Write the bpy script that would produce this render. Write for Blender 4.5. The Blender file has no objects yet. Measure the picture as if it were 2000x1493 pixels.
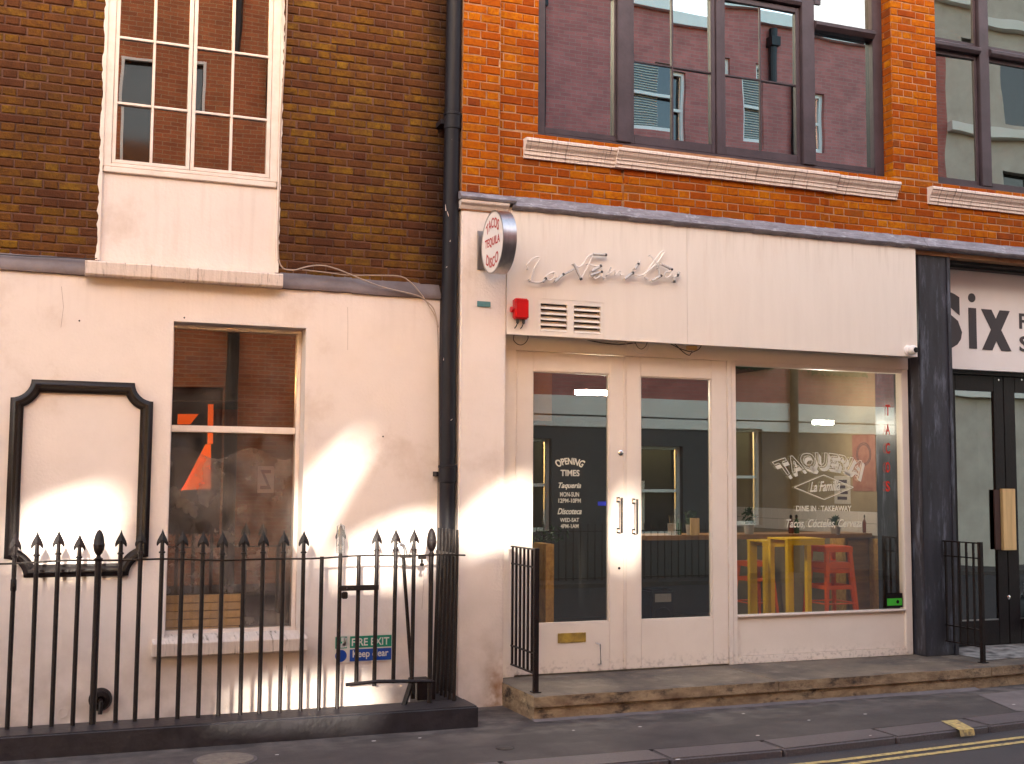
import bpy, bmesh, math, random
from mathutils import Vector, Matrix
random.seed(7)
S = bpy.context.scene
COL = S.collection
# ------------------------------------------------------------------ camera
F, YAW, PIT, ROL, HC = 2335.7, .37311, .083647, .0073713, 1.85
cy, sy, cp, sp, cr, sr = math.cos(YAW), math.sin(YAW), math.cos(PIT), math.sin(PIT), math.cos(ROL), math.sin(ROL)
FW = Vector((sy*cp, cy*cp, sp)); RT0 = Vector((cy, -sy, 0)); UP0 = RT0.cross(FW)
RT = cr*RT0 + sr*UP0; UP = -sr*RT0 + cr*UP0
cam = bpy.data.cameras.new('camera'); camo = bpy.data.objects.new('camera', cam); COL.objects.link(camo)
cam.lens = 36*F/2000; cam.sensor_width = 36; cam.clip_start = .05; cam.clip_end = 500
camo.matrix_world = Matrix(((RT.x, UP.x, -FW.x, 0), (RT.y, UP.y, -FW.y, 0), (RT.z, UP.z, -FW.z, HC), (0, 0, 0, 1)))
S.camera = camo
# ------------------------------------------------------------------ sky, sun, exposure
SUN_T = Vector((.29, 1, -.19)).normalized()
el = math.asin(-SUN_T.z); az = math.atan2(-SUN_T.x, -SUN_T.y)
w = bpy.data.worlds.new('World'); S.world = w; w.use_nodes = True
nt = w.node_tree; bg = nt.nodes['Background']
sk = nt.nodes.new('ShaderNodeTexSky'); sk.sky_type = 'NISHITA'; sk.sun_disc = False
sk.sun_elevation = el; sk.sun_rotation = az; sk.air_density = 1.0; sk.dust_density = 3.0; sk.ozone_density = .3
tn = nt.nodes.new('ShaderNodeMix'); tn.data_type = 'RGBA'; tn.blend_type = 'MULTIPLY'; tn.inputs[0].default_value = 1; tn.inputs[7].default_value = (1.08, .97, .925, 1)
nt.links.new(sk.outputs[0], tn.inputs[6]); nt.links.new(tn.outputs[2], bg.inputs[0]); bg.inputs[1].default_value = .15
sl = bpy.data.lights.new('sun', 'SUN'); sl.energy = 2.0; sl.angle = math.radians(1.7); sl.color = (1, .93, .8)
so = bpy.data.objects.new('sun', sl); COL.objects.link(so); so.location = (0, -20, 20)
so.rotation_euler = SUN_T.to_track_quat('-Z', 'Y').to_euler()
S.view_settings.view_transform = 'Standard'; S.view_settings.look = 'None'
S.view_settings.exposure = 3.3; S.view_settings.gamma = 1; S.view_settings.use_curve_mapping = False
S.render.engine = 'CYCLES'
S.cycles.max_bounces = 10; S.cycles.transparent_max_bounces = 16; S.cycles.diffuse_bounces = 5
S.cycles.caustics_reflective = False; S.cycles.caustics_refractive = False

# ------------------------------------------------------------------ place helpers
def ray(px, py): return FW + RT*((px-1000)/F) - UP*((py-746.5)/F)
def P(px, py, Y):
    d = ray(px, py); t = Y/d.y; return d.x*t, HC + d.z*t
def G(px, py, z=0):
    d = ray(px, py); t = (z-HC)/d.z; return d.x*t, d.y*t
def proj(x, y, z):
    v = Vector((x, y, z-HC)); q = v.dot(FW)
    return 1000+F*v.dot(RT)/q, 746.5-F*v.dot(UP)/q
def RC(l, t, r, b, Y):
    mx, my = (l+r)/2, (t+b)/2
    return P(l, my, Y)[0], P(r, my, Y)[0], P(mx, b, Y)[1], P(mx, t, Y)[1]

# ------------------------------------------------------------------ materials
def mat(name, c, rough=.6, metal=0, c2=None, ns=6, stretch=(1, 1, 1), bump=0, bs=60, c3=None, n3=1.2, t3=(.5, .62), spec=.5, coat=0, trans=0, detail=6):
    m = bpy.data.materials.new(name); m.use_nodes = True
    n = m.node_tree.nodes; L = m.node_tree.links; b = n['Principled BSDF']
    b.inputs['Roughness'].default_value = rough; b.inputs['Metallic'].default_value = metal
    b.inputs['Specular IOR Level'].default_value = spec; b.inputs['Coat Weight'].default_value = coat
    b.inputs['Base Color'].default_value = (*c, 1)
    b.inputs['Transmission Weight'].default_value = trans
    geo = n.new('ShaderNodeNewGeometry'); mp = n.new('ShaderNodeMapping'); L.new(geo.outputs['Position'], mp.inputs[0])
    mp.inputs['Scale'].default_value = stretch
    out = None
    if c2:
        no = n.new('ShaderNodeTexNoise'); no.inputs['Scale'].default_value = ns; no.inputs['Detail'].default_value = detail; no.inputs['Roughness'].default_value = .65
        L.new(mp.outputs[0], no.inputs['Vector'])
        cr_ = n.new('ShaderNodeValToRGB'); cr_.color_ramp.elements[0].position = .36; cr_.color_ramp.elements[1].position = .66
        cr_.color_ramp.elements[0].color = (*c, 1); cr_.color_ramp.elements[1].color = (*c2, 1)
        L.new(no.outputs[0], cr_.inputs[0]); out = cr_.outputs[0]
    if c3:
        no = n.new('ShaderNodeTexNoise'); no.inputs['Scale'].default_value = n3; no.inputs['Detail'].default_value = 8; no.inputs['Roughness'].default_value = .7
        L.new(mp.outputs[0], no.inputs['Vector'])
        r3 = n.new('ShaderNodeMapRange'); r3.inputs[1].default_value = t3[0]; r3.inputs[2].default_value = t3[1]
        L.new(no.outputs[0], r3.inputs[0])
        mx = n.new('ShaderNodeMix'); mx.data_type = 'RGBA'; L.new(r3.outputs[0], mx.inputs[0])
        if out: L.new(out, mx.inputs[6])
        else: mx.inputs[6].default_value = (*c, 1)
        mx.inputs[7].default_value = (*c3, 1); out = mx.outputs[2]
    if out: L.new(out, b.inputs['Base Color'])
    if bump:
        no = n.new('ShaderNodeTexNoise'); no.inputs['Scale'].default_value = bs; no.inputs['Detail'].default_value = 5
        L.new(geo.outputs['Position'], no.inputs['Vector'])
        bp = n.new('ShaderNodeBump'); bp.inputs['Strength'].default_value = bump; bp.inputs['Distance'].default_value = .01
        L.new(no.outputs[0], bp.inputs['Height']); L.new(bp.outputs[0], b.inputs['Normal'])
    return m

def add_stain(m, color, zlo, zhi, amount=.8, scale=9, xr=None, thr=(.35, .7), axis=2, stretch=None):
    """dirt of the wall's own, near a height: mixes a stain colour by world z and noise"""
    n = m.node_tree.nodes; L = m.node_tree.links; b = n['Principled BSDF']
    src = b.inputs['Base Color'].links[0].from_socket if b.inputs['Base Color'].links else None
    geo = n.new('ShaderNodeNewGeometry'); sx = n.new('ShaderNodeSeparateXYZ'); L.new(geo.outputs['Position'], sx.inputs[0])
    r = n.new('ShaderNodeMapRange'); r.inputs[1].default_value = zlo; r.inputs[2].default_value = zhi; r.inputs[3].default_value = 1; r.inputs[4].default_value = 0
    L.new(sx.outputs[axis], r.inputs[0])
    no = n.new('ShaderNodeTexNoise'); no.inputs['Scale'].default_value = scale; no.inputs['Detail'].default_value = 8
    if stretch:
        mp_ = n.new('ShaderNodeMapping'); mp_.inputs['Scale'].default_value = stretch; L.new(geo.outputs['Position'], mp_.inputs[0]); L.new(mp_.outputs[0], no.inputs['Vector'])
    else: L.new(geo.outputs['Position'], no.inputs['Vector'])
    ad = n.new('ShaderNodeMath'); ad.operation = 'MULTIPLY'; L.new(r.outputs[0], ad.inputs[0])
    r2 = n.new('ShaderNodeMapRange'); r2.inputs[1].default_value = thr[0]; r2.inputs[2].default_value = thr[1]; L.new(no.outputs[0], r2.inputs[0]); L.new(r2.outputs[0], ad.inputs[1])
    m2 = n.new('ShaderNodeMath'); m2.operation = 'MULTIPLY'; m2.inputs[1].default_value = amount; m2.use_clamp = True; L.new(ad.outputs[0], m2.inputs[0]); fac = m2.outputs[0]
    if xr:
        a = n.new('ShaderNodeMapRange'); a.inputs[1].default_value = xr[0]; a.inputs[2].default_value = xr[0]+.08; L.new(sx.outputs[0], a.inputs[0])
        c_ = n.new('ShaderNodeMapRange'); c_.inputs[1].default_value = xr[1]; c_.inputs[2].default_value = xr[1]+.08; c_.inputs[3].default_value = 1; c_.inputs[4].default_value = 0; L.new(sx.outputs[0], c_.inputs[0])
        q = n.new('ShaderNodeMath'); q.operation = 'MULTIPLY'; L.new(a.outputs[0], q.inputs[0]); L.new(c_.outputs[0], q.inputs[1])
        q2 = n.new('ShaderNodeMath'); q2.operation = 'MULTIPLY'; L.new(q.outputs[0], q2.inputs[0]); L.new(fac, q2.inputs[1]); fac = q2.outputs[0]
    mx = n.new('ShaderNodeMix'); mx.data_type = 'RGBA'; L.new(fac, mx.inputs[0])
    if src: L.new(src, mx.inputs[6])
    else: mx.inputs[6].default_value = b.inputs['Base Color'].default_value
    mx.inputs[7].default_value = (*color, 1); L.new(mx.outputs[2], b.inputs['Base Color'])

def brick_piece_mat(name, stops, dark, bump=.5, mott=None):
    m = bpy.data.materials.new(name); m.use_nodes = True
    n = m.node_tree.nodes; L = m.node_tree.links; b = n['Principled BSDF']; b.inputs['Roughness'].default_value = .9; b.inputs['Specular IOR Level'].default_value = .12
    oi = n.new('ShaderNodeObjectInfo'); geo = n.new('ShaderNodeNewGeometry')
    a = n.new('ShaderNodeMath'); a.operation = 'ADD'; L.new(oi.outputs['Random'], a.inputs[0]); L.new(geo.outputs['Random Per Island'], a.inputs[1])
    fr = n.new('ShaderNodeMath'); fr.operation = 'FRACT'; L.new(a.outputs[0], fr.inputs[0])
    cr_ = n.new('ShaderNodeValToRGB'); e = cr_.color_ramp.elements
    while len(e) < len(stops): e.new(.5)
    for i, (p, c) in enumerate(stops): e[i].position = p; e[i].color = (*c, 1)
    L.new(fr.outputs[0], cr_.inputs[0])
    no = n.new('ShaderNodeTexNoise'); no.inputs['Scale'].default_value = 28; no.inputs['Detail'].default_value = 7; no.inputs['Roughness'].default_value = .7
    L.new(geo.outputs['Position'], no.inputs['Vector'])
    r = n.new('ShaderNodeMapRange'); r.inputs[1].default_value = .42; r.inputs[2].default_value = .68; r.inputs[4].default_value = .75; L.new(no.outputs[0], r.inputs[0])
    mx = n.new('ShaderNodeMix'); mx.data_type = 'RGBA'; L.new(r.outputs[0], mx.inputs[0]); L.new(cr_.outputs[0], mx.inputs[6]); mx.inputs[7].default_value = (*dark, 1)
    out = mx.outputs[2]
    if mott:
        n4 = n.new('ShaderNodeTexNoise'); n4.inputs['Scale'].default_value = 11; n4.inputs['Detail'].default_value = 5; L.new(geo.outputs['Position'], n4.inputs['Vector'])
        r4 = n.new('ShaderNodeMapRange'); r4.inputs[1].default_value = .40; r4.inputs[2].default_value = .66; r4.inputs[4].default_value = .62; L.new(n4.outputs[0], r4.inputs[0])
        m4 = n.new('ShaderNodeMix'); m4.data_type = 'RGBA'; L.new(r4.outputs[0], m4.inputs[0]); L.new(out, m4.inputs[6]); m4.inputs[7].default_value = (*mott, 1); out = m4.outputs[2]
    no2 = n.new('ShaderNodeTexNoise'); no2.inputs['Scale'].default_value = 1.7; no2.inputs['Detail'].default_value = 4; L.new(geo.outputs['Position'], no2.inputs['Vector'])
    r2 = n.new('ShaderNodeMapRange'); r2.inputs[1].default_value = .4; r2.inputs[2].default_value = .7; r2.inputs[4].default_value = .5; L.new(no2.outputs[0], r2.inputs[0])
    m2 = n.new('ShaderNodeMix'); m2.data_type = 'RGBA'; L.new(r2.outputs[0], m2.inputs[0]); L.new(out, m2.inputs[6]); m2.inputs[7].default_value = (*dark, 1)
    L.new(m2.outputs[2], b.inputs['Base Color'])
    bp = n.new('ShaderNodeBump'); bp.inputs['Strength'].default_value = bump; bp.inputs['Distance'].default_value = .006
    no3 = n.new('ShaderNodeTexNoise'); no3.inputs['Scale'].default_value = 70; no3.inputs['Detail'].default_value = 6; L.new(geo.outputs['Position'], no3.inputs['Vector'])
    L.new(no3.outputs[0], bp.inputs['Height']); L.new(bp.outputs[0], b.inputs['Normal'])
    return m

def brick_wall_mat(name, c1, c2, mo, sc=1.0):
    m = bpy.data.materials.new(name); m.use_nodes = True
    n = m.node_tree.nodes; L = m.node_tree.links; b = n['Principled BSDF']; b.inputs['Roughness'].default_value = .85
    geo = n.new('ShaderNodeNewGeometry'); s = n.new('ShaderNodeSeparateXYZ'); L.new(geo.outputs['Position'], s.inputs[0])
    ad = n.new('ShaderNodeMath'); ad.operation = 'ADD'; L.new(s.outputs[0], ad.inputs[0]); L.new(s.outputs[1], ad.inputs[1])
    cb = n.new('ShaderNodeCombineXYZ'); L.new(ad.outputs[0], cb.inputs[0]); L.new(s.outputs[2], cb.inputs[1])
    br = n.new('ShaderNodeTexBrick'); br.inputs['Color1'].default_value = (*c1, 1); br.inputs['Color2'].default_value = (*c2, 1); br.inputs['Mortar'].default_value = (*mo, 1)
    br.inputs['Scale'].default_value = 1; br.inputs['Brick Width'].default_value = .235*sc; br.inputs['Row Height'].default_value = .075*sc; br.inputs['Mortar Size'].default_value = .006*sc; br.inputs['Bias'].default_value = 0
    L.new(cb.outputs[0], br.inputs['Vector'])
    no = n.new('ShaderNodeTexNoise'); no.inputs['Scale'].default_value = 2.5; no.inputs['Detail'].default_value = 7; L.new(geo.outputs['Position'], no.inputs['Vector'])
    r = n.new('ShaderNodeMapRange'); r.inputs[3].default_value = .55; r.inputs[4].default_value = 1.35; L.new(no.outputs[0], r.inputs[0])
    mx = n.new('ShaderNodeMix'); mx.data_type = 'RGBA'; mx.blend_type = 'MULTIPLY'; mx.inputs[0].default_value = 1
    L.new(br.outputs[0], mx.inputs[6]); L.new(r.outputs[0], mx.inputs[7]); L.new(mx.outputs[2], b.inputs['Base Color'])
    return m

def glass_mat(name, tint=(1, 1, 1), refl=.12, rtint=(1, 1, 1), wave=0, ws=1.3, dirt=0, rough=0):
    """thin pane: see-through plus a mirror coat whose strength grows at grazing angles"""
    m = bpy.data.materials.new(name); m.use_nodes = True
    n = m.node_tree.nodes; L = m.node_tree.links; n.clear()
    o = n.new('ShaderNodeOutputMaterial'); t = n.new('ShaderNodeBsdfTransparent'); g = n.new('ShaderNodeBsdfGlossy')
    t.inputs[0].default_value = (*tint, 1); g.inputs['Color'].default_value = (*rtint, 1); g.inputs['Roughness'].default_value = rough
    lw = n.new('ShaderNodeLayerWeight'); lw.inputs[0].default_value = .12
    mr = n.new('ShaderNodeMapRange'); mr.inputs[3].default_value = refl; mr.inputs[4].default_value = 1; L.new(lw.outputs['Fresnel'], mr.inputs[0])
    mr.inputs[1].default_value = .0
    x = n.new('ShaderNodeMixShader'); L.new(mr.outputs[0], x.inputs[0]); L.new(t.outputs[0], x.inputs[1]); L.new(g.outputs[0], x.inputs[2])
    out = x.outputs[0]
    geo = n.new('ShaderNodeNewGeometry')
    if wave:
        no = n.new('ShaderNodeTexNoise'); no.inputs['Scale'].default_value = ws; no.inputs['Detail'].default_value = 1
        L.new(geo.outputs['Position'], no.inputs['Vector'])
        bp = n.new('ShaderNodeBump'); bp.inputs['Strength'].default_value = wave; bp.inputs['Distance'].default_value = .02
        L.new(no.outputs[0], bp.inputs['Height']); L.new(bp.outputs[0], g.inputs['Normal'])
    if dirt:
        d = n.new('ShaderNodeBsdfDiffuse'); d.inputs[0].default_value = (.5, .47, .45, 1)
        no = n.new('ShaderNodeTexNoise'); no.inputs['Scale'].default_value = 5; no.inputs['Detail'].default_value = 8; L.new(geo.outputs['Position'], no.inputs['Vector'])
        r = n.new('ShaderNodeMapRange'); r.inputs[1].default_value = .35; r.inputs[2].default_value = .8; r.inputs[4].default_value = dirt; L.new(no.outputs[0], r.inputs[0])
        y = n.new('ShaderNodeMixShader'); L.new(r.outputs[0], y.inputs[0]); L.new(out, y.inputs[1]); L.new(d.outputs[0], y.inputs[2]); out = y.outputs[0]
    L.new(out, o.inputs[0]); return m

def emis(name, c, s):
    m = bpy.data.materials.new(name); m.use_nodes = True; b = m.node_tree.nodes['Principled BSDF']
    b.inputs['Emission Color'].default_value = (*c, 1); b.inputs['Emission Strength'].default_value = s; b.inputs['Base Color'].default_value = (*c, 1); return m

PINK = (.70, .555, .475)
M = {}
M['stucco'] = mat('pink_stucco', (.74, .645, .595), .75, c2=(.69, .595, .54), ns=2.2, bump=.25, bs=45, c3=(.58, .46, .385), n3=1.1, t3=(.56, .8))
add_stain(M['stucco'], (.30, .13, .035), .02, .5, 1.3, 10, xr=(3.45, 3.85)); add_stain(M['stucco'], (.28, .2, .15), .0, .9, .55, 5)
M['panel'] = mat('pink_paint_board', (.78, .695, .615), .5, c2=(.75, .665, .585), ns=3, stretch=(4, 1, .5), bump=.06, bs=30, c3=(.67, .55, .46), n3=.8, t3=(.58, .85))
add_stain(M['panel'], (.36, .27, .2), 4.2, 3.85, .38, 3, thr=(.5, .78), stretch=(9, 1, .7))
add_stain(M['stucco'], (.42, .32, .26), 3.45, 2.9, .22, 2.5, thr=(.5, .8), stretch=(8, 1, .6))
M['joinery'] = mat('pink_gloss_joinery', (.75, .655, .575), .38, c2=(.71, .615, .535), ns=4, bump=.05, bs=25)
add_stain(M['joinery'], (.16, .11, .08), .19, .34, .8, 30, thr=(.5, .75))
M['sill'] = mat('streaky_stone_sill', (.66, .55, .48), .75, c2=(.55, .44, .37), ns=3.2, stretch=(12, 2, 1), bump=.3, bs=50, c3=(.14, .10, .07), n3=2.6, t3=(.56, .68))
M['sill2'] = mat('striped_moulded_sill', (.74, .63, .56), .75, c2=(.62, .50, .44), ns=6, stretch=(10, .3, .35), bump=.3, bs=70, c3=(.20, .14, .11), n3=6.5, t3=(.57, .66))
M['white'] = mat('white_window_paint', (.76, .66, .60), .4, c2=(.68, .57, .5), ns=9, bump=.08, bs=40)
M['mortar_l'] = mat('sooty_mortar', (.095, .043, .028), .95, c2=(.15, .072, .048), ns=9, bump=.6, bs=80, c3=(.05, .025, .018), n3=2, t3=(.5, .7))
M['mortar_r'] = mat('pale_lime_mortar', (.42, .24, .13), .95, c2=(.22, .085, .035), ns=3.5, bump=.5, bs=80)
M['brick_l'] = brick_piece_mat('london_stock_brick', [(0, (.085, .028, .013)), (.25, (.12, .045, .012)), (.55, (.15, .063, .009)), (.82, (.175, .082, .008)), (.96, (.22, .115, .012)), (1, (.12, .046, .022))], (.045, .017, .010), mott=(.105, .040, .016), bump=.8)
def add_soot(m, x0, x1, col, amt=.9):
    n = m.node_tree.nodes; L = m.node_tree.links; b = n['Principled BSDF']; src = b.inputs['Base Color'].links[0].from_socket
    geo = n.new('ShaderNodeNewGeometry'); sx = n.new('ShaderNodeSeparateXYZ'); L.new(geo.outputs['Position'], sx.inputs[0])
    no = n.new('ShaderNodeTexNoise'); no.inputs['Scale'].default_value = 5; no.inputs['Detail'].default_value = 6; L.new(geo.outputs['Position'], no.inputs['Vector'])
    ma = n.new('ShaderNodeMath'); ma.operation = 'MULTIPLY_ADD'; ma.inputs[1].default_value = .25; L.new(no.outputs[0], ma.inputs[0]); L.new(sx.outputs[0], ma.inputs[2])
    r = n.new('ShaderNodeMapRange'); r.inputs[1].default_value = x0+.125; r.inputs[2].default_value = x1+.125; r.inputs[4].default_value = amt; L.new(ma.outputs[0], r.inputs[0])
    mx = n.new('ShaderNodeMix'); mx.data_type = 'RGBA'; L.new(r.outputs[0], mx.inputs[0]); L.new(src, mx.inputs[6]); mx.inputs[7].default_value = (*col, 1); L.new(mx.outputs[2], b.inputs['Base Color'])
add_soot(M['brick_l'], 2.85, 3.16, (.012, .007, .006)); add_soot(M['mortar_l'], 2.85, 3.16, (.012, .007, .006))
M['brick_r'] = brick_piece_mat('orange_red_brick', [(0, (.22, .040, .005)), (.25, (.34, .072, .003)), (.55, (.41, .115, .002)), (.85, (.48, .165, .002)), (1, (.13, .03, .012))], (.20, .038, .006), bump=.5, mott=(.34, .070, .003))
M['lead'] = mat('weathered_lead', (.15, .13, .15), .5, 0, c2=(.25, .235, .265), ns=6, stretch=(1, 1, 3), bump=.6, bs=16, c3=(.50, .50, .54), n3=8, t3=(.55, .75))
M['lead_l'] = mat('brown_lead_flashing', (.105, .075, .072), .5, .2, c2=(.16, .125, .125), ns=3, bump=.5, bs=10)
M['black'] = mat('black_gloss_paint', (.007, .005, .0055), .36, c2=(.013, .008, .009), ns=14, bump=.25, bs=60, spec=.3)
M['iron'] = mat('black_painted_iron', (.006, .0035, .004), .42, c2=(.013, .006, .0055), ns=30, bump=.5, bs=90, spec=.28)
M['pipe'] = mat('black_pipe_paint', (.009, .0085, .012), .5, spec=.2, c2=(.013, .012, .017), ns=7, stretch=(1, 1, .4), bump=.2, bs=30, c3=(.45, .40, .36), n3=26, t3=(.735, .76))
M['column'] = mat('streaked_dark_column', (.016, .015, .019), .42, c2=(.032, .031, .042), ns=3, stretch=(3, 3, .5), bump=.15, bs=30, c3=(.13, .14, .18), n3=5, t3=(.52, .72))
M['frame_dark'] = mat('aubergine_window_paint', (.036, .024, .030), .42, c2=(.055, .038, .048), ns=4, bump=.15, bs=30)
M['plinth'] = mat('black_painted_kerb_stone', (.013, .010, .012), .45, c2=(.026, .021, .026), ns=6, bump=.4, bs=30, c3=(.28, .24, .22), n3=30, t3=(.74, .77))
M['asphalt'] = mat('road_asphalt', (.042, .034, .035), .85, c2=(.068, .056, .057), ns=120, bump=.8, bs=260, c3=(.04, .034, .037), n3=1.3, t3=(.45, .7))
M['pave'] = mat('smooth_asphalt_pavement', (.052, .040, .038), .75, c2=(.080, .063, .058), ns=2.6, bump=.6, bs=160, c3=(.036, .027, .027), n3=1.6, t3=(.45, .7))
add_stain(M['pave'], (.155, .125, .11), 8.75, 8.05, .75, 6, thr=(.40, .62), axis=1)
add_stain(M['pave'], (.025, .019, .018), 9.5, 6.5, .7, 1.3, thr=(.54, .60), axis=1, stretch=(1, 2.5, 1))
M['kerb'] = mat('granite_kerb', (.080, .063, .063), .6, c2=(.12, .097, .097), ns=60, bump=.4, bs=140, c3=(.075, .058, .065), n3=2, t3=(.5, .7))
M['flag'] = mat('worn_paving_flag', (.17, .14, .135), .75, c2=(.11, .088, .088), ns=4, bump=.4, bs=100)
M['slab'] = mat('worn_step_slab_top', (.15, .11, .078), .75, c2=(.060, .044, .037), ns=2.6, bump=.8, bs=60, c3=(.22, .17, .125), n3=3.3, t3=(.52, .7))
M['stepface'] = mat('mossy_step_edge', (.36, .255, .15), .85, c2=(.15, .09, .05), ns=5, stretch=(1, 1, 2), bump=.9, bs=50, c3=(.045, .028, .02), n3=4, t3=(.53, .64))
M['yellow'] = mat('worn_yellow_line', (.62, .45, .14), .8, c2=(.40, .29, .13), ns=18, bump=.4, bs=150, c3=(.10, .08, .07), n3=22, t3=(.5, .66))
M['chrome'] = mat('polished_steel', (.72, .68, .66), .16, 1)
M['alu'] = mat('brushed_aluminium', (.50, .48, .48), .32, 1, c2=(.40, .38, .38), ns=30, stretch=(1, 1, .1))
M['brass'] = mat('worn_brass', (.62, .42, .08), .45, .5, c2=(.34, .22, .06), ns=12, bump=.2, bs=50)
M['sign_white'] = mat('white_sign_face', (.80, .74, .71), .35, c2=(.76, .70, .67), ns=3)
M['sign_red'] = mat('red_sign_vinyl', (.48, .02, .025), .45)
M['alarm_red'] = mat('red_alarm_plastic', (.62, .004, .004), .3, c2=(.5, .003, .003), ns=10)
M['cable_black'] = mat('black_cable', (.02, .015, .014), .5)
M['cable_grey'] = mat('grey_cable', (.38, .28, .22), .6)
M['cable_white'] = mat('white_cable', (.6, .52, .46), .5)
M['neon'] = mat('clear_neon_tube', (.80, .72, .66), .12, spec=.8)
M['neon_grey'] = mat('blacked_neon_tube', (.58, .54, .51), .25, c2=(.44, .40, .38), ns=30)
M['neon_cap'] = mat('neon_end_cap', (.03, .025, .025), .5)
M['teal'] = mat('teal_plate', (.06, .19, .21), .5, c2=(.11, .22, .22), ns=30)
M['sg_green'] = mat('safety_green', (.004, .20, .12), .4); M['sg_blue'] = mat('safety_blue', (.006, .055, .30), .4)
M['letter_dark'] = mat('dark_sign_letters', (.04, .03, .035), .4)
M['vinyl'] = mat('cream_window_vinyl', (.62, .58, .47), .6)
M['red_vinyl'] = mat('red_window_vinyl', (.48, .03, .02), .6)
M['wood'] = mat('oiled_wood_counter', (.30, .15, .055), .45, c2=(.20, .095, .035), ns=3, stretch=(.6, 8, 8), bump=.1)
M['osb'] = mat('chipboard_panel', (.62, .34, .08), .7, c2=(.38, .19, .04), ns=22, stretch=(1, 1.4, .8), bump=.2, bs=60)
M['plank'] = mat('pale_timber', (.70, .48, .22), .5, c2=(.54, .36, .16), ns=3, stretch=(9, 9, .6))
M['yellow_metal'] = mat('yellow_table_frame', (.88, .54, .015), .35)
M['orange_metal'] = mat('orange_stool_metal', (.88, .13, .008), .3, coat=.3)
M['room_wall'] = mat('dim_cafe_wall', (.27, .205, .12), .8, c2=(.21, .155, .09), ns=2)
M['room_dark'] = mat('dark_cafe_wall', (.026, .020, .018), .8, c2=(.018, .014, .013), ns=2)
M['room_floor'] = mat('dark_cafe_floor', (.03, .022, .02), .5)
M['tile'] = mat('white_wall_tile', (.55, .50, .46), .25); M['grout'] = mat('tile_grout', (.2, .17, .15), .8)
M['leaf'] = mat('pot_plant_leaf', (.035, .075, .02), .5, c2=(.02, .045, .015), ns=20)
M['pot'] = mat('tin_plant_pot', (.30, .26, .22), .5)
M['poster_red'] = mat('pink_poster_print', (.22, .085, .06), .7, c2=(.28, .13, .09), ns=9)
M['poster_white'] = mat('white_poster_paper', (.42, .37, .32), .7)
M['poster_ink'] = mat('poster_ink', (.05, .03, .04), .7)
M['sticker_green'] = mat('green_rating_sticker', (.05, .42, .03), .5); M['sticker_blue'] = mat('blue_sticker', (.02, .035, .38), .5)
M['opp_red'] = brick_wall_mat('opposite_red_brick', (.46, .15, .13), (.37, .12, .105), (.36, .2, .17))
M['opp_brown'] = brick_wall_mat('opposite_orange_brick', (.46, .15, .05), (.34, .10, .035), (.42, .27, .15))
M['opp_white'] = mat('opposite_white_render', (.80, .80, .74), .7, c2=(.74, .74, .68), ns=2)
M['opp_stone'] = mat('opposite_pale_stone', (.55, .50, .43), .8, c2=(.45, .40, .34), ns=2)
M['opp_shade_grey'] = mat('opposite_painted_shade', (.062, .058, .062), .7, c2=(.05, .047, .05), ns=2)  # shade of a white ground floor put into its colour as dark grey
M['opp_glass'] = mat('opposite_dark_pane', (.02, .02, .022), .08, spec=.8)
M['blind'] = mat('cream_blind', (.6, .56, .44), .7)
M['upper_l'] = brick_wall_mat('high_stock_brick', (.22, .10, .025), (.15, .065, .02), (.12, .06, .04))
M['upper_r'] = brick_wall_mat('high_orange_brick', (.55, .11, .015), (.40, .075, .015), (.36, .2, .12))
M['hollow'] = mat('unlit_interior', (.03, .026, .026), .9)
M['film'] = mat('crumpled_plastic_sheet', (.72, .72, .70), .3, c2=(.6, .6, .6), ns=3, bump=.9, bs=6)
M['orange_glow'] = emis('orange_glow_board', (1, .12, .004), .10)  # faint emission brightens the boards, which are no lamp
M['lamp'] = emis('lit_lamp_diffuser', (1, .88, .70), 30.0)
M['bag'] = mat('pale_plastic_bag', (.5, .58, .62), .4, c2=(.6, .66, .7), ns=12, bump=.6, bs=30)
M['glass_shop'] = glass_mat('shop_glass', (.98, .98, .96), .16, (.92, 1, .95), wave=.02, ws=.9)
M['glass_tint'] = glass_mat('tinted_upper_glass', (.25, .2, .26), .5, (.70, .90, .97), wave=.06, ws=1.3)
M['glass_far'] = glass_mat('far_upper_glass', (.3, .3, .28), .30, (.95, .95, .9), wave=.10, ws=1.2)
M['glass_sash'] = glass_mat('old_sash_glass', (.7, .65, .6), .33, (1, .85, .74), wave=.05, ws=1.6)
M['glass_low'] = glass_mat('lower_sash_glass', (.95, .9, .85), .22, (1, .87, .75), wave=.03, ws=1.2, dirt=.06)
M['glass_hazy'] = glass_mat('hazy_lower_sash_glass', (.98, .96, .94), .12, (1, .87, .78), wave=.03, dirt=.15)
M['tape'] = glass_mat('clear_tape_wrap', (.9, .9, .92), .18, (1, 1, 1), dirt=.35)
M['film_clear'] = glass_mat('cloudy_dust_sheet', (.97, .96, .95), .05, (1, 1, 1), wave=.5, ws=6, dirt=.85, rough=.25)
M['mosaic'] = mat('white_mosaic_floor', (.40, .36, .33), .5, c2=(.08, .07, .065), ns=9, detail=2)

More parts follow.
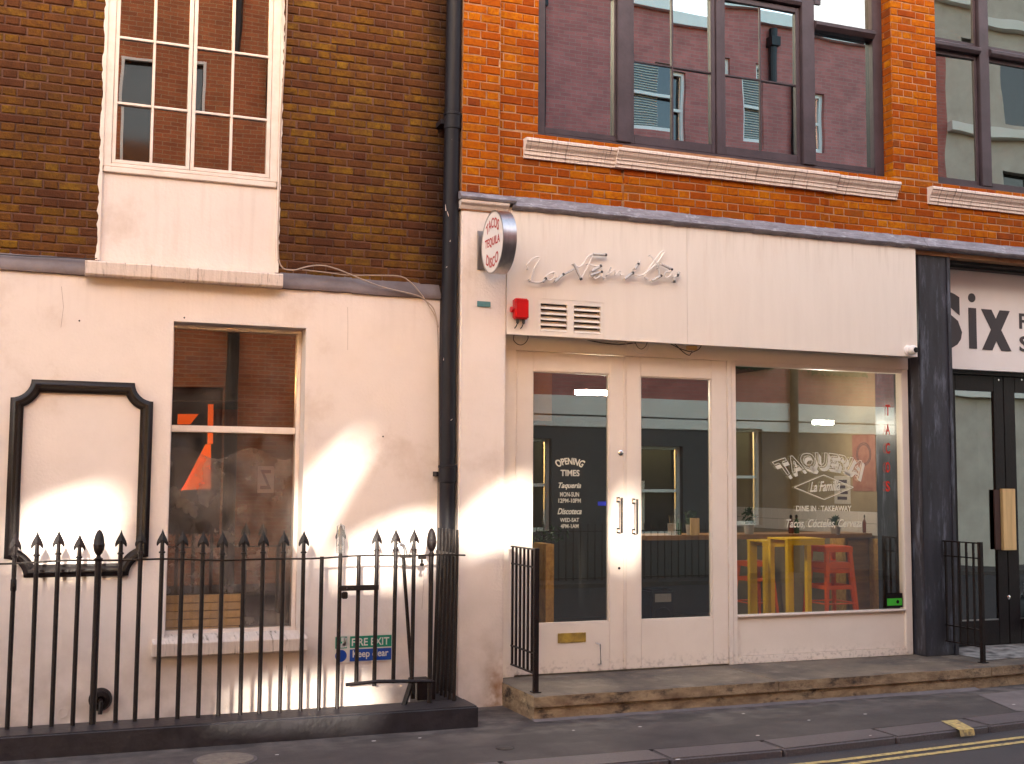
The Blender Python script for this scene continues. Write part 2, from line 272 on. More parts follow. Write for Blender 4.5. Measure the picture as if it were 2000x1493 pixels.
# ------------------------------------------------------------------ mesh helpers
class B:
    def __init__(s): s.v = []; s.f = []
    def add(s, vs, fs):
        n = len(s.v); s.v += [tuple(v) for v in vs]; s.f += [tuple(i+n for i in f) for f in fs]; return s
    def box(s, x0, x1, y0, y1, z0, z1):
        if x0 > x1: x0, x1 = x1, x0
        if y0 > y1: y0, y1 = y1, y0
        if z0 > z1: z0, z1 = z1, z0
        return s.add([(x0, y0, z0), (x1, y0, z0), (x1, y1, z0), (x0, y1, z0), (x0, y0, z1), (x1, y0, z1), (x1, y1, z1), (x0, y1, z1)],
                     [(3, 2, 1, 0), (4, 5, 6, 7), (0, 1, 5, 4), (1, 2, 6, 5), (2, 3, 7, 6), (3, 0, 4, 7)])
    def prism_x(s, prof, x0, x1, steps=1, wob=0):
        """prof: list of (y,z) round the section, swept along x"""
        n = len(prof); vs = []
        for i in range(steps+1):
            x = x0+(x1-x0)*i/steps
            dy = wob*(random.random()-.5); dz = wob*(random.random()-.5)
            vs += [(x, p[0]+dy, p[1]+dz) for p in prof]
        fs = [tuple(range(n-1, -1, -1)), tuple(range(steps*n, steps*n+n))]
        for i in range(steps):
            for j in range(n):
                a, b_ = i*n+j, i*n+(j+1) % n
                fs.append((a, b_, b_+n, a+n))
        return s.add(vs, fs)
    def poly(s, pts, y0, y1):
        """pts (x,z) outline, thick from y0 to y1"""
        n = len(pts); vs = [(p[0], y0, p[1]) for p in pts]+[(p[0], y1, p[1]) for p in pts]
        fs = [tuple(range(n)), tuple(range(2*n-1, n-1, -1))]+[(i, i+n, (i+1) % n+n, (i+1) % n) for i in range(n)]
        return s.add(vs, fs)
    def tube(s, pts, r, seg=8, caps=True):
        pts = [Vector(p) for p in pts]; rs = r if isinstance(r, (list, tuple)) else [r]*len(pts)
        vs = []; fs = []; ref = None
        for i, p in enumerate(pts):
            d = (pts[min(i+1, len(pts)-1)]-pts[max(i-1, 0)]).normalized()
            if ref is None: ref = Vector((0, 0, 1)) if abs(d.z) < .9 else Vector((0, 1, 0))
            a = d.cross(ref).normalized(); b_ = d.cross(a).normalized(); ref = -b_ if False else ref
            for k in range(seg):
                t = 2*math.pi*k/seg; vs.append(p+a*math.cos(t)*rs[i]+b_*math.sin(t)*rs[i])
        for i in range(len(pts)-1):
            for k in range(seg):
                fs.append((i*seg+k, i*seg+(k+1) % seg, (i+1)*seg+(k+1) % seg, (i+1)*seg+k))
        if caps: fs += [tuple(range(seg-1, -1, -1)), tuple(range((len(pts)-1)*seg, len(pts)*seg))]
        return s.add(vs, fs)
    def lathe(s, prof, c, axis='z', seg=12, sx=1, sy=1, caps=True):
        """prof: list of (r, h) along the axis from point c"""
        vs = []; fs = []
        for r, h in prof:
            for k in range(seg):
                t = 2*math.pi*k/seg; a, b_ = r*math.cos(t)*sx, r*math.sin(t)*sy
                if axis == 'z': vs.append((c[0]+a, c[1]+b_, c[2]+h))
                elif axis == 'y': vs.append((c[0]+a, c[1]+h, c[2]+b_))
                else: vs.append((c[0]+h, c[1]+a, c[2]+b_))
        for i in range(len(prof)-1):
            for k in range(seg): fs.append((i*seg+k, i*seg+(k+1) % seg, (i+1)*seg+(k+1) % seg, (i+1)*seg+k))
        if caps: fs += [tuple(range(seg-1, -1, -1)), tuple(range((len(prof)-1)*seg, len(prof)*seg))]
        return s.add(vs, fs)
    def build(s, name, m, parent=None, bevel=0, smooth=False, label=None, seg=2, fix=True):
        me = bpy.data.meshes.new(name)
        mn = Vector([min(v[i] for v in s.v) for i in range(3)]); mxx = Vector([max(v[i] for v in s.v) for i in range(3)])
        c = (mn+mxx)/2
        me.from_pydata([tuple(Vector(v)-c) for v in s.v], [], s.f)
        bm = bmesh.new(); bm.from_mesh(me)
        if fix: bmesh.ops.recalc_face_normals(bm, faces=bm.faces)
        if bevel: bmesh.ops.bevel(bm, geom=[e for e in bm.edges if len(e.link_faces) == 2 and e.calc_face_angle(0) > .5], offset=bevel, segments=seg, affect='EDGES', clamp_overlap=True)
        bm.to_mesh(me); bm.free()
        if smooth:
            for p in me.polygons: p.use_smooth = True
            me.set_sharp_from_angle(angle=math.radians(40))
        me.materials.append(m)
        o = bpy.data.objects.new(name, me); COL.objects.link(o); o.location = c
        setp(o, parent)
        if label: o['label'] = label
        return o
def wloc(o):
    v = Vector(o.location)
    return v+wloc(o.parent) if o.parent else v
def setp(o, parent):
    if parent:
        o.parent = parent; o.location = Vector(o.location)-wloc(parent)
def tag(o, label, cat, group=None, kind=None):
    if label: o['label'] = label
    if cat: o['category'] = cat
    if group: o['group'] = group
    if kind: o['kind'] = kind
    return o
def thing(name, label, cat, loc=(0, 0, 0), group=None):
    o = bpy.data.objects.new(name, None); o.empty_display_size = .1; COL.objects.link(o); o.location = loc
    return tag(o, label, cat, group)
def struct(o): o['kind'] = 'structure'; return o
def copy_tree(o, off, parent=None):
    c = o.copy(); COL.objects.link(c)
    if parent is None: c.location = Vector(o.location)+Vector(off)
    else: c.parent = parent
    for ch in o.children: copy_tree(ch, off, c)
    return c
def BX(*a): return B().box(*a)
def frame_ring(b, x0, x1, z0, z1, wl, wr, wb, wt, y0, y1):
    """four members butted end to end"""
    b.box(x0, x0+wl, y0, y1, z0, z1); b.box(x1-wr, x1, y0, y1, z0, z1)
    b.box(x0+wl, x1-wr, y0, y1, z0, z0+wb); b.box(x0+wl, x1-wr, y0, y1, z1-wt, z1); return b
def wall_holes(b, x0, x1, z0, z1, holes, y0, y1):
    """solid wall with rectangular holes, cut into butted blocks"""
    xs = sorted({x0, x1, *[h[0] for h in holes], *[h[1] for h in holes]}); xs = [x for x in xs if x0 <= x <= x1]
    for a, c in zip(xs, xs[1:]):
        hs = sorted([(h[2], h[3]) for h in holes if h[0] <= a+1e-6 and h[1] >= c-1e-6]); z = z0
        for h in hs:
            if h[0] > z: b.box(a, c, y0, y1, z, h[0])
            z = max(z, h[1])
        if z < z1: b.box(a, c, y0, y1, z, z1)
    return b

# text: built-in font turned into mesh, fitted to a box on a plane of constant y
def text2d(s, bold=0., shear=0.):
    cu = bpy.data.curves.new('lettering', 'FONT'); cu.body = s; cu.offset = bold; cu.shear = shear; cu.resolution_u = 4
    o = bpy.data.objects.new('lettering', cu); me = bpy.data.meshes.new_from_object(o)
    v = [tuple(p.co[:2]) for p in me.vertices]; f = [tuple(p.vertices) for p in me.polygons]
    bpy.data.objects.remove(o); bpy.data.meshes.remove(me)
    xs = [p[0] for p in v]; ys = [p[1] for p in v]
    a, b_, c, d = min(xs), max(xs), min(ys), max(ys)
    return [((p[0]-a)/(b_-a), (p[1]-c)/(d-c)) for p in v], f
def lettering(s, x0, x1, z0, z1, Y, m, parent, bold=0., shear=0., arc=0., name='lettering', fan=0., tilt=0., thick=0):
    v, f = text2d(s, bold, shear)
    out = []
    for u, t in v:
        x = x0+(x1-x0)*u; z = z0+(z1-z0)*t
        k = (u-.5)*2
        z += arc*(1-k*k)
        x += fan*k*(t-.5)*(z1-z0); z += tilt*(u-.5)*(x1-x0)
        out.append((x, Y, z))
    b = B(); b.add(out, f)
    if thick:
        n = len(out); b.add([(p[0], p[1]-thick, p[2]) for p in out], f)
        ed = {}
        for q in f:
            for i in range(len(q)):
                e = (q[i], q[(i+1) % len(q)]); ed[e] = 1
        for (i, j) in list(ed):
            if (j, i) not in ed: b.f.append((i, j, j+n, i+n))
    return b.build(name, m, parent, fix=bool(thick))

# bricks -------------------------------------------------------------
def unit_brick(name, m, L, H_, D, seed):
    r = random.Random(seed); b = B()
    j = lambda a: (r.random()-.5)*a
    x, z = L/2, H_/2; c = .006
    # front face slightly uneven, edges arrised
    fr = [(-x+c+j(.006), -D+j(.003), -z+c+j(.004)), (x-c+j(.006), -D+j(.003), -z+c+j(.004)), (x-c+j(.006), -D+j(.003), z-c+j(.004)), (-x+c+j(.006), -D+j(.003), z-c+j(.004))]
    mid = [(-x+j(.004), -D+c, -z+j(.003)), (x+j(.004), -D+c, -z+j(.003)), (x+j(.004), -D+c, z+j(.003)), (-x+j(.004), -D+c, z+j(.003))]
    bk = [(p[0], .02, p[2]) for p in mid]
    b.add(fr+mid+bk, [(0, 1, 2, 3)]+[(i, (i+1) % 4, (i+1) % 4+4, i+4)[::-1] for i in range(4)]+[(i+4, (i+1) % 4+4, (i+1) % 4+8, i+8)[::-1] for i in range(4)])
    me = bpy.data.meshes.new(name); me.from_pydata(b.v, [], b.f); me.materials.append(m)
    bm = bmesh.new(); bm.from_mesh(me); bmesh.ops.recalc_face_normals(bm, faces=bm.faces)
    # open back: make sure the front looks at the street
    fq = min(bm.faces, key=lambda q: q.calc_center_median().y)
    if fq.normal.y > 0: bmesh.ops.reverse_faces(bm, faces=bm.faces)
    bm.to_mesh(me); bm.free(); return me
def lay(regions, course, Ls, Lh, jt, ox, oz, seed=1, vary=.012):
    r = random.Random(seed); out = []; per = Ls+Lh+2*jt
    for (x0, x1, z0, z1, Y) in regions:
        k0 = math.floor((z0-oz)/course); k1 = math.ceil((z1-oz)/course)
        for k in range(k0, k1):
            a_z = max(oz+k*course+jt/2, z0); b_z = min(oz+(k+1)*course-jt/2, z1)
            if b_z-a_z < .02: continue
            x = ox+math.floor((x0-ox)/per-1)*per+(per/2 if k % 2 else 0)
            i = 0
            while x < x1:
                L = Ls if i % 2 == 0 else Lh; v = (r.random()-.5)*vary
                a, b_ = x+jt/2, x+L+jt/2+v*(i % 2 == 0)
                a2, b2 = max(a, x0), min(b_, x1)
                if b2-a2 > .03: out.append(((a2+b2)/2, (a_z+b_z)/2, b2-a2, b_z-a_z, Y))
                x += L+jt; i += 1
    return out
def place_bricks(bricks, parent, m, Ls, Lh, hgt, D, seed, limit=300, prior=None):
    r = random.Random(seed)
    sm = [unit_brick('brick', m, Ls, hgt, D, seed+i) for i in range(7)]; hm = [unit_brick('brick', m, Lh, hgt, D, seed+20+i) for i in range(5)]
    vis = []; rest = []
    for q in bricks:
        a = proj(q[0]-q[2]/2, q[4], q[1]); c = proj(q[0]+q[2]/2, q[4], q[1])
        t = proj(q[0], q[4], q[1]+q[3]/2)[1]; u = proj(q[0], q[4], q[1]-q[3]/2)[1]
        inside = min(c[0], 2000)-max(a[0], 0); inv = min(u, 1493)-max(t, 0)
        (vis if inside > 5 and inv > 5 and not (prior and prior(*a)) else rest).append((inside*inv, q))
    vis.sort(key=lambda e: -e[0]); parts = vis[:limit]; rest = vis[limit:]+rest
    for _, q in parts:
        st = q[2] > (Ls+Lh)/2
        me = r.choice(sm if st else hm)
        o = bpy.data.objects.new('brick', me); COL.objects.link(o)
        o.location = (q[0], q[4]+(r.random()-.5)*.005, q[1]); o.scale = (q[2]/(Ls if st else Lh), 1, q[3]/hgt); o.rotation_euler = (0, (r.random()-.5)*.006, (r.random()-.5)*.012)
        setp(o, parent)
    b = B()
    for _, q in rest:
        st = q[2] > (Ls+Lh)/2; me = r.choice(sm if st else hm); kx = q[2]/(Ls if st else Lh); kz = q[3]/hgt; dy = (r.random()-.5)*.005
        b.add([(q[0]+v.co.x*kx, q[4]+dy+v.co.y, q[1]+v.co.z*kz) for v in me.vertices], [tuple(p.vertices) for p in me.polygons])
    if b.v:
        o = b.build('brickwork', m, parent, fix=False); o['kind'] = 'stuff'

# ================================================================== GROUND
KY = [(-6, 7.40), (3, 7.30), (4.4, 7.28), (5.1, 7.275), (7.27, 7.47), (9.0, 7.63), (16, 8.2), (40, 10)]
def kerb_y(x):
    for (a, ya), (c, yc) in zip(KY, KY[1:]):
        if x <= c: return ya+(yc-ya)*(x-a)/(c-a)
    return KY[-1][1]
b = B(); b.add([(-60, -60, -.055), (90, -60, -.055), (90, 90, -.055), (-60, 90, -.055)], [(0, 1, 2, 3)])
struct(b.build('road', M['asphalt'], fix=False))
pv = B(); xs = [-6, 3, 4.4, 5.1, 7.27, 9.0, 16, 40]
def slab_strip(b_, y0f, y1f, z, zb, xs_):
    n = len(xs_)
    vs = []
    for x in xs_: vs += [(x, y0f(x), z), (x, y1f(x), z), (x, y0f(x), zb)]
    fs = []
    for i in range(n-1):
        a = i*3; fs += [(a, a+3, a+4, a+1), (a+2, a+5, a+3, a)]
    b_.add(vs, fs)
slab_strip(pv, lambda x: kerb_y(x)+.30, lambda x: 10.6, 0, -.06, xs)
struct(pv.build('pavement', M['pave'], fix=False))
kb = thing('kerb', None, None); struct(kb)
joints = [-2.2, -.9, .45, 1.7, 2.9, 4.02]+[P(1530, 1450, 7.28)[0], 5.95, 6.9, 7.9, 8.9, 9.9, 10.9, 12]
for i, (a, c) in enumerate(zip(joints, joints[1:])):
    q = B(); g = .006; yo = (random.random()-.5)*.008; z = .001+random.random()*.004
    A = [(a+g, kerb_y(a)+yo), (c-g, kerb_y(c)+yo), (c-g, kerb_y(c)+.297), (a+g, kerb_y(a)+.297)]
    q.add([(x, y, -.1) for x, y in A]+[(x, y, z) for x, y in A], [(3, 2, 1, 0), (4, 5, 6, 7), (0, 1, 5, 4), (1, 2, 6, 5), (2, 3, 7, 6), (3, 0, 4, 7)])
    q.build('kerb_stone', M['kerb'], kb, bevel=.014, seg=3, smooth=True)
# right flagstones in the pavement
fl = B()
x0f, y0f = G(1905, 1352); 
c_ = [G(1910, 1358), G(2040, 1345), G(2060, 1392), G(1985, 1390)]
fl.add([(x, y, .004) for x, y in c_], [(0, 1, 2, 3)]); struct(fl.build('pavement_flag', M['flag'], fix=False))
# double yellow line
yl = B()
def line_pts(off, wdt):
    vs = []; fs = []; n = 0; xx = [2.0+.35*i for i in range(60)]
    for x in xx:
        y = kerb_y(x)-off; vs += [(x, y, -.051), (x, y-wdt, -.051)]
    for i in range(len(xx)-1): fs.append((2*i, 2*i+1, 2*i+3, 2*i+2))
    yl.add(vs, fs)
line_pts(.20, .055); line_pts(.32, .055)
struct(yl.build('double_yellow_line', M['yellow'], fix=False))
# yellow mark over the kerb
ym = B(); k4 = [G(1838, 1409, .006), G(1868, 1406, .006), G(1902, 1424, .006), G(1874, 1427, .006)]
ym.add([(x, y, .008) for x, y in k4]+[(k4[3][0], k4[3][1]-.012, -.04), (k4[2][0], k4[2][1]-.012, -.04)], [(0, 1, 2, 3), (3, 2, 5, 4)])
tag(ym.build('loading_mark', M['yellow'], fix=False), 'short worn yellow bar painted across the kerb stones at the right', 'road marking', kind='structure')
# manholes
mh = thing('manhole_cover', 'pale round iron manhole cover set in the pavement below the railings', 'manhole cover', (*G(440, 1484), 0))
x, y = G(440, 1485)
B().lathe([(.21, -.01), (.21, .004), (.205, .006)], (x, y, 0), seg=40).build('rim', M['kerb'], mh)
B().lathe([(.185, .0062), (.183, .011), (.03, .0115), (.028, .008)], (x, y, 0), seg=40).build('lid', mat('manhole_lid', (.20, .165, .13), .6, c2=(.13, .10, .085), ns=20, bump=.6, bs=80), mh)
x, y = G(986, 1462)
tag(B().lathe([(.062, -.01), (.062, .004), (.055, .005)], (x, y, 0), seg=24).build('stopcock_cover', M['plinth']), 'small dark round stopcock cover in the pavement in front of the step corner', 'cover')
# litter specks
gum = B()
for px, py in [(541, 1478), (1324, 1487), (632, 1414), (1980, 1379), (1793, 1355), (1452, 1397), (1690, 1398), (1120, 1430), (1700, 1440), (820, 1445), (730, 1451), (1250, 1423), (1580, 1410), (1480, 1440)]:
    x, y = G(px, py); r_ = .008+random.random()*.006
    gum.add([(x+r_*math.cos(t)*1.5, y+r_*math.sin(t), .0125) for t in [i*.785 for i in range(8)]], [tuple(range(8))])
o = tag(gum.build('litter', mat('litter_paper', (.6, .55, .52), .8), fix=False), 'specks of gum and paper litter scattered over the pavement', 'litter', kind='stuff')

# ================================================================== LEFT HOUSE
YL = 9.62
LH = thing('stock_brick_house', 'yellow stock brick house with pink rendered ground floor, left of the drainpipe', 'house', (1.2, 9.7, 0))
XL0 = -3.5; XL1 = P(858, 700, YL)[0]
wlx0, wlx1, _, wlz1 = RC(330, 634, 592, 1240, YL)[0], RC(330, 634, 592, 1240, YL)[1], 0, P(460, 634, YL)[1]
wlz0 = P(450, 1247, YL)[1]
ztop_l = 3.415
b = B(); wall_holes(b, XL0, XL1, -.3, ztop_l, [(wlx0, wlx1, wlz0, wlz1)], YL, YL+.28)
b.build('rendered_wall', M['stucco'], LH)
# lead flashing strip
prof = [(9.64, ztop_l-.02), (9.598, ztop_l-.012), (9.596, ztop_l+.03), (9.66, ztop_l+.125), (9.70, ztop_l+.125), (9.70, ztop_l-.02)]
sx0, sx1 = P(166, 540, 9.52)[0], P(553, 545, 9.52)[0]
B().prism_x(prof, XL0, sx0, 30, .006).build('lead_flashing', M['lead_l'], LH, smooth=True)
B().prism_x(prof, sx1, P(688, 560, 9.6)[0]+.01, 8, .006).build('lead_flashing', M['lead_l'], LH, smooth=True)
B().prism_x([(p[0]+.004, p[1]-.004) for p in prof], P(688, 560, 9.6)[0], XL1, 10, .006).build('lead_flashing', M['lead_l'], LH, smooth=True)
# bay opening for upper window
bx0, bx1 = P(200, 250, 9.66)[0], P(547, 260, 9.66)[0]
zb = ztop_l+.11
B().box(XL0, bx0, 9.668, 9.95, zb-.1, 7.3).build('mortar_bed', M['mortar_l'], LH)
B().box(bx1, XL1+.12, 9.668, 9.95, zb-.1, 7.3).build('mortar_bed', M['mortar_l'], LH)
wall_holes(B(), XL0, XL1+.12, 7.3, 11.5, [(.3, 1.6, 8.2, 10.3)], 9.66, 9.95).build('upper_wall', M['upper_l'], LH)
BX(.3, 1.6, 9.9, 9.92, 8.2, 10.3).build('window_pane', M['opp_glass'], LH)
bl = lay([(XL0, bx0-.004, zb, 7.3, 9.668), (bx1+.004, XL1+.1, zb, 7.3, 9.668)], .0691, .203, .097, .0105, bx0+.02, zb-.02, 3)
place_bricks(bl, LH, M['brick_l'], .203, .097, .0586, .009, 100)
# soot and render fringe round the opening
fr = B()
for side, X in ((-1, bx0), (1, bx1)):
    z = ztop_l+.12; pts = []
    while z < 7.3:
        pts.append((X+side*(.004+random.random()*.016), z)); z += .035
    if side < 0: poly = [(X+.012, ztop_l+.12)]+[(X+.012, 7.3)]+pts[::-1]
    else: poly = [(X-.012, ztop_l+.12)]+pts+[(X-.012, 7.3)]
    fr.poly(poly, 9.652, 9.69)
fr.build('render_edge', M['white'], LH)
# upper window + panel
uy = 9.685
pz0 = P(365, 515, 9.68)[1]; pz1 = P(365, 352, 9.68)[1]
BX(bx0+.012, bx1-.012, 9.68, 9.9, zb-.15, pz1).build('render_panel', M['stucco'], LH)
UW = thing('x', None, None); 
def child_empty(name, parent, loc):
    o = bpy.data.objects.new(name, None); COL.objects.link(o); o.empty_display_size = .1; o.location = loc; setp(o, parent); return o
bpy.data.objects.remove(UW)
cx = (bx0+bx1)/2
W1 = child_empty('casement_window', LH, (cx, uy, pz1))
zs = pz1+.045
BX(bx0+.018, bx1-.018, 9.655, 9.72, pz1+.001, zs).build('sub_sill', M['white'], W1, bevel=.006)
f = B(); zt = 7.3
frame_ring(f, bx0+.012, bx1-.012, zs+.003, zt, .062, .062, .03, .05, 9.665, 9.74)
f.build('frame', M['white'], W1, bevel=.004)
ix0, ix1 = bx0+.074, bx1-.074
mid = P(376, 150, 9.68)[0]
for (a, c) in ((ix0+.003, mid-.003), (mid+.003, ix1-.003)):
    f = B(); z0 = zs+.036; frame_ring(f, a, c, z0, zt-.05, .028, .028, .028, .03, 9.672, 9.72)
    mx_ = (a+c)/2
    za = P(376, 92, 9.68)[1]; zc = P(376, 218, 9.68)[1]
    rows = [zc, za, za+(za-zc), za+2*(za-zc)]
    f.box(mx_-.010, mx_+.010, 9.676, 9.716, z0+.028, zt-.08)
    zz = [z0+.028]+[r for r in rows if r < zt-.2]+[zt-.08]
    for r in rows:
        if r < zt-.2: f.box(a+.028, mx_-.010, 9.674, 9.715, r-.010, r+.010); f.box(mx_+.010, c-.028, 9.674, 9.715, r-.010, r+.010)
    f.build('sash', M['white'], W1, bevel=.003)
    for i in range(len(zz)-1):
        for (p, q) in ((a+.026, mx_-.008), (mx_+.008, c-.026)):
            e = B(); yy = 9.700; t1, t2 = (random.random()-.5)*.010, (random.random()-.5)*.010
            z0_, z1_ = zz[i]+.006, zz[i+1]-.006
            e.add([(p, yy+t1, z0_), (q, yy-t1, z0_), (q, yy-t1+t2, z1_), (p, yy+t1+t2, z1_), (p, yy+t1+.004, z0_), (q, yy-t1+.004, z0_), (q, yy-t1+t2+.004, z1_), (p, yy+t1+t2+.004, z1_)],
                  [(0, 1, 2, 3), (7, 6, 5, 4), (0, 4, 5, 1), (1, 5, 6, 2), (2, 6, 7, 3), (3, 7, 4, 0)])
            e.build('pane', M['glass_sash'], W1)
wall_holes(B(), bx0-.3, bx1+.3, 3.6, 7.4, [(bx0+.1, bx1-.1, pz1-.05, 7.0)], 9.96, 9.98).build('room_lining', M['hollow'], LH)
BX(bx0-.3, bx1+.3, 11.4, 11.42, 3.6, 7.4).build('room_lining', M['hollow'], LH)
# upper stone sill
sz1 = P(360, 521, 9.52)[1]; sz0 = P(360, 549, 9.52)[1]
B().prism_x([(9.66, sz1+.02), (9.535, sz1), (9.52, sz1-.012), (9.52, sz0+.012), (9.53, sz0), (9.66, sz0)], sx0, sx1, 24, .003).build('stone_sill', M['sill'], LH)
# lower window
W2 = child_empty('sash_window', LH, ((wlx0+wlx1)/2, YL+.2, wlz0))
fy = YL+.17
f = B(); frame_ring(f, wlx0+.002, wlx1-.002, wlz0+.002, wlz1-.002, .022, .032, .05, .03, fy, fy+.1); f.build('frame', M['white'], W2, bevel=.005)
mz0, mz1 = P(458, 846, fy)[1], P(458, 833, fy)[1]
BX(wlx0+.026, wlx1-.036, fy+.012, fy+.06, mz0, mz1).build('meeting_rail', M['white'], W2, bevel=.004)
BX(wlx0+.026, wlx1-.036, fy+.045, fy+.049, mz1-.002, wlz1-.035).build('pane', M['glass_low'], W2)
BX(wlx0+.026, wlx1-.036, fy+.030, fy+.034, wlz0+.055, mz0+.002).build('pane', M['glass_hazy'], W2)
# interior of that room
ri = B(); R0, R1 = wlx0-.5, wlx1+1.6
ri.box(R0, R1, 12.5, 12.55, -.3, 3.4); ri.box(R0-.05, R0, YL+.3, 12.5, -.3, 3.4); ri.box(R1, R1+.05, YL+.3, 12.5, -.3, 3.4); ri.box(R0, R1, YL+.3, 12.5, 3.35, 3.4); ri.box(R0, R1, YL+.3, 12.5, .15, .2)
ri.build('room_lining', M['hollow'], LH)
# stack of boards behind glass
st = thing('timber_stack', 'stack of pale sawn timber boards behind the lower sash window', 'timber', (1.3, 9.95, .6))
bz = P(400, 1238, 9.95)[1]; x0 = P(322, 1200, 9.95)[0]; x1 = P(468, 1200, 9.95)[0]; tz = P(400, 1160, 9.95)[1]
n = 5
for i in range(n):
    a = bz+(tz-bz)*i/n; c = bz+(tz-bz)*(i+1)/n-.006; j = (random.random()-.5)*.02
    BX(x0-.2, x1+j, 9.90, 9.96, a, c).build('board', M['plank'], st, bevel=.002)
BX(x0-.2, x1+.1, 9.90, 9.96, .2, bz-.003).build('bearer', M['plank'], st)
# orange boards seen inside
Yo = 10.9
ob = thing('orange_board', 'orange shop board with an added glow standing in the room behind the lower sash window', 'board', (1.3, Yo, .5))
pt = lambda L_: [P(px, py, Yo) for px, py in L_]
B().poly(pt([(354, 960), (402, 868), (412, 868), (412, 955), (354, 958)][::-1]), Yo, Yo+.03).build('panel', M['orange_glow'], ob)
B().poly(pt([(407, 790), (417, 790), (416, 867), (406, 867)][::-1]), Yo+.004, Yo+.03).build('post', M['orange_glow'], ob)
B().poly(pt([(348, 809), (388, 809), (372, 829), (347, 829)][::-1]), Yo, Yo+.03).build('panel', M['orange_glow'], ob)
B().poly(pt([(417.5, 800), (468, 800), (468, 832), (417, 832)][::-1]), Yo+.01, Yo+.03).build('dark_red_panel', mat('dark_red_panel', (.16, .012, .004), .6), ob)
B().poly(pt([(330, 770), (480, 772), (480, 786), (330, 786)][::-1]), Yo-.2, Yo-.1).build('beam', M['black'], ob)
# plastic sheet behind lower pane
ps = B(); Yp = 10.02; nx, nz = 16, 22; a, c = P(318, 1000, Yp)[0], P(590, 1000, Yp)[0]; z0, z1 = P(400, 1236, Yp)[1], P(400, 885, Yp)[1]
for i in range(nz+1):
    for j in range(nx+1):
        k = i/nz
        ps.v.append((a+(c-a)*(j/nx), Yp+.03*math.sin(j*1.1+i*.5)+.02*random.random(), z0+(z1-z0)*k+.05*math.sin(j*.8)*k))
for i in range(nz):
    for j in range(nx): q = i*(nx+1)+j; ps.f.append((q, q+1, q+nx+2, q+nx+1))
tag(ps.build('plastic_sheet', M['film_clear'], fix=False, smooth=True), 'crumpled grey plastic dust sheet hanging behind the lower sash window', 'sheet')
# poster with large letter seen reversed
pp = thing('window_notice', 'faded paper notice with a large black letter inside the sash window', 'notice', (1.6, 9.9, 1.6))
Yn = 9.88; q = RC(503, 911, 535, 963, Yn); BX(q[0], q[1], Yn, Yn+.002, q[2], q[3]).build('paper', mat('faded_paper', (.30, .25, .23), .7), pp)
o = lettering('Z', q[1]-.02, q[0]+.02, q[2]+.03, q[3]-.03, Yn-.002, M['poster_ink'], pp, bold=.02)
# lower stone sill
sz1 = P(450, 1252, 9.53)[1]; sz0 = P(450, 1279, 9.53)[1]
B().prism_x([(9.7, sz1+.045), (9.545, sz1+.004), (9.53, sz1-.006), (9.53, sz0+.01), (9.54, sz0), (9.66, sz0)], P(298, 1265, 9.53)[0], P(600, 1265, 9.53)[0], 20, .003).build('stone_sill', M['sill'], LH)

# black moulded frame on the wall (concave corners)
def moulding(x0, x1, z0, z1, r, wdt, Y):
    def outline(ins, rad):
        pts = []; a0 = x0+ins; a1 = x1-ins; c0 = z0+ins; c1 = z1-ins
        for (cx_, cz_, sxn, szn) in ((x0, z1, 1, -1), (x1, z1, -1, -1), (x1, z0, -1, 1), (x0, z0, 1, 1)):
            t0 = math.asin(min(1, ins/rad)); t1 = math.pi/2-t0; arc = []
            for i in range(9):
                t = t0+(t1-t0)*i/8; arc.append((cx_+sxn*rad*math.sin(t), cz_+szn*rad*math.cos(t)))
            if (sxn, szn) in ((-1, -1), (1, 1)): arc = arc[::-1]
            pts += arc
        return pts
    lv = [(0, 0), (.0, .03), (.22, .035), (.4, .055), (.62, .052), (.8, .025), (1, .02), (1, 0)]
    rings = [[(p[0], Y-h, p[1]) for p in outline(wdt*k, r+wdt*k*.9)] for k, h in lv]
    b = B(); n = len(rings[0]); vs = [v for rg in rings for v in rg]; fs = []
    for i in range(len(rings)-1):
        for j in range(n): fs.append((i*n+j, i*n+(j+1) % n, (i+1)*n+(j+1) % n, (i+1)*n+j))
    return b.add(vs, fs)
q = RC(14, 745, 294, 1126, YL)
# corner order: left-top arc starts at the left edge
tag(moulding(q[0], q[1], q[2], q[3], .14, .093, YL).build('moulded_wall_frame', M['black'], smooth=True), 'large black moulded frame with scooped corners fixed to the pink wall', 'frame')
# drain boss on the wall
x, z = P(196, 1366, YL)
vb = thing('wall_vent_boss', 'black domed drain boss low on the wall behind the railings', 'vent', (x, YL, z))
B().lathe([(.085, 0), (.083, -.03), (.066, -.055), (.035, -.062), (.03, -.04)], (x, YL, z), 'y', 28).build('dome', M['iron'], vb, smooth=True)
B().tube([(x, YL-.05, z), (x, YL-.11, z-.005), (x-.005, YL-.125, z-.09)], .016).build('spout', M['iron'], vb, smooth=True)
x, z = P(123, 1393, YL)
tag(B().lathe([(.037, 0), (.037, -.004), (.031, -.0045), (.030, -.001)], (x, YL, z), 'y', 28).build('capped_hole', M['stucco']), 'small painted-over round cap low on the wall left of the drain boss', 'cap')

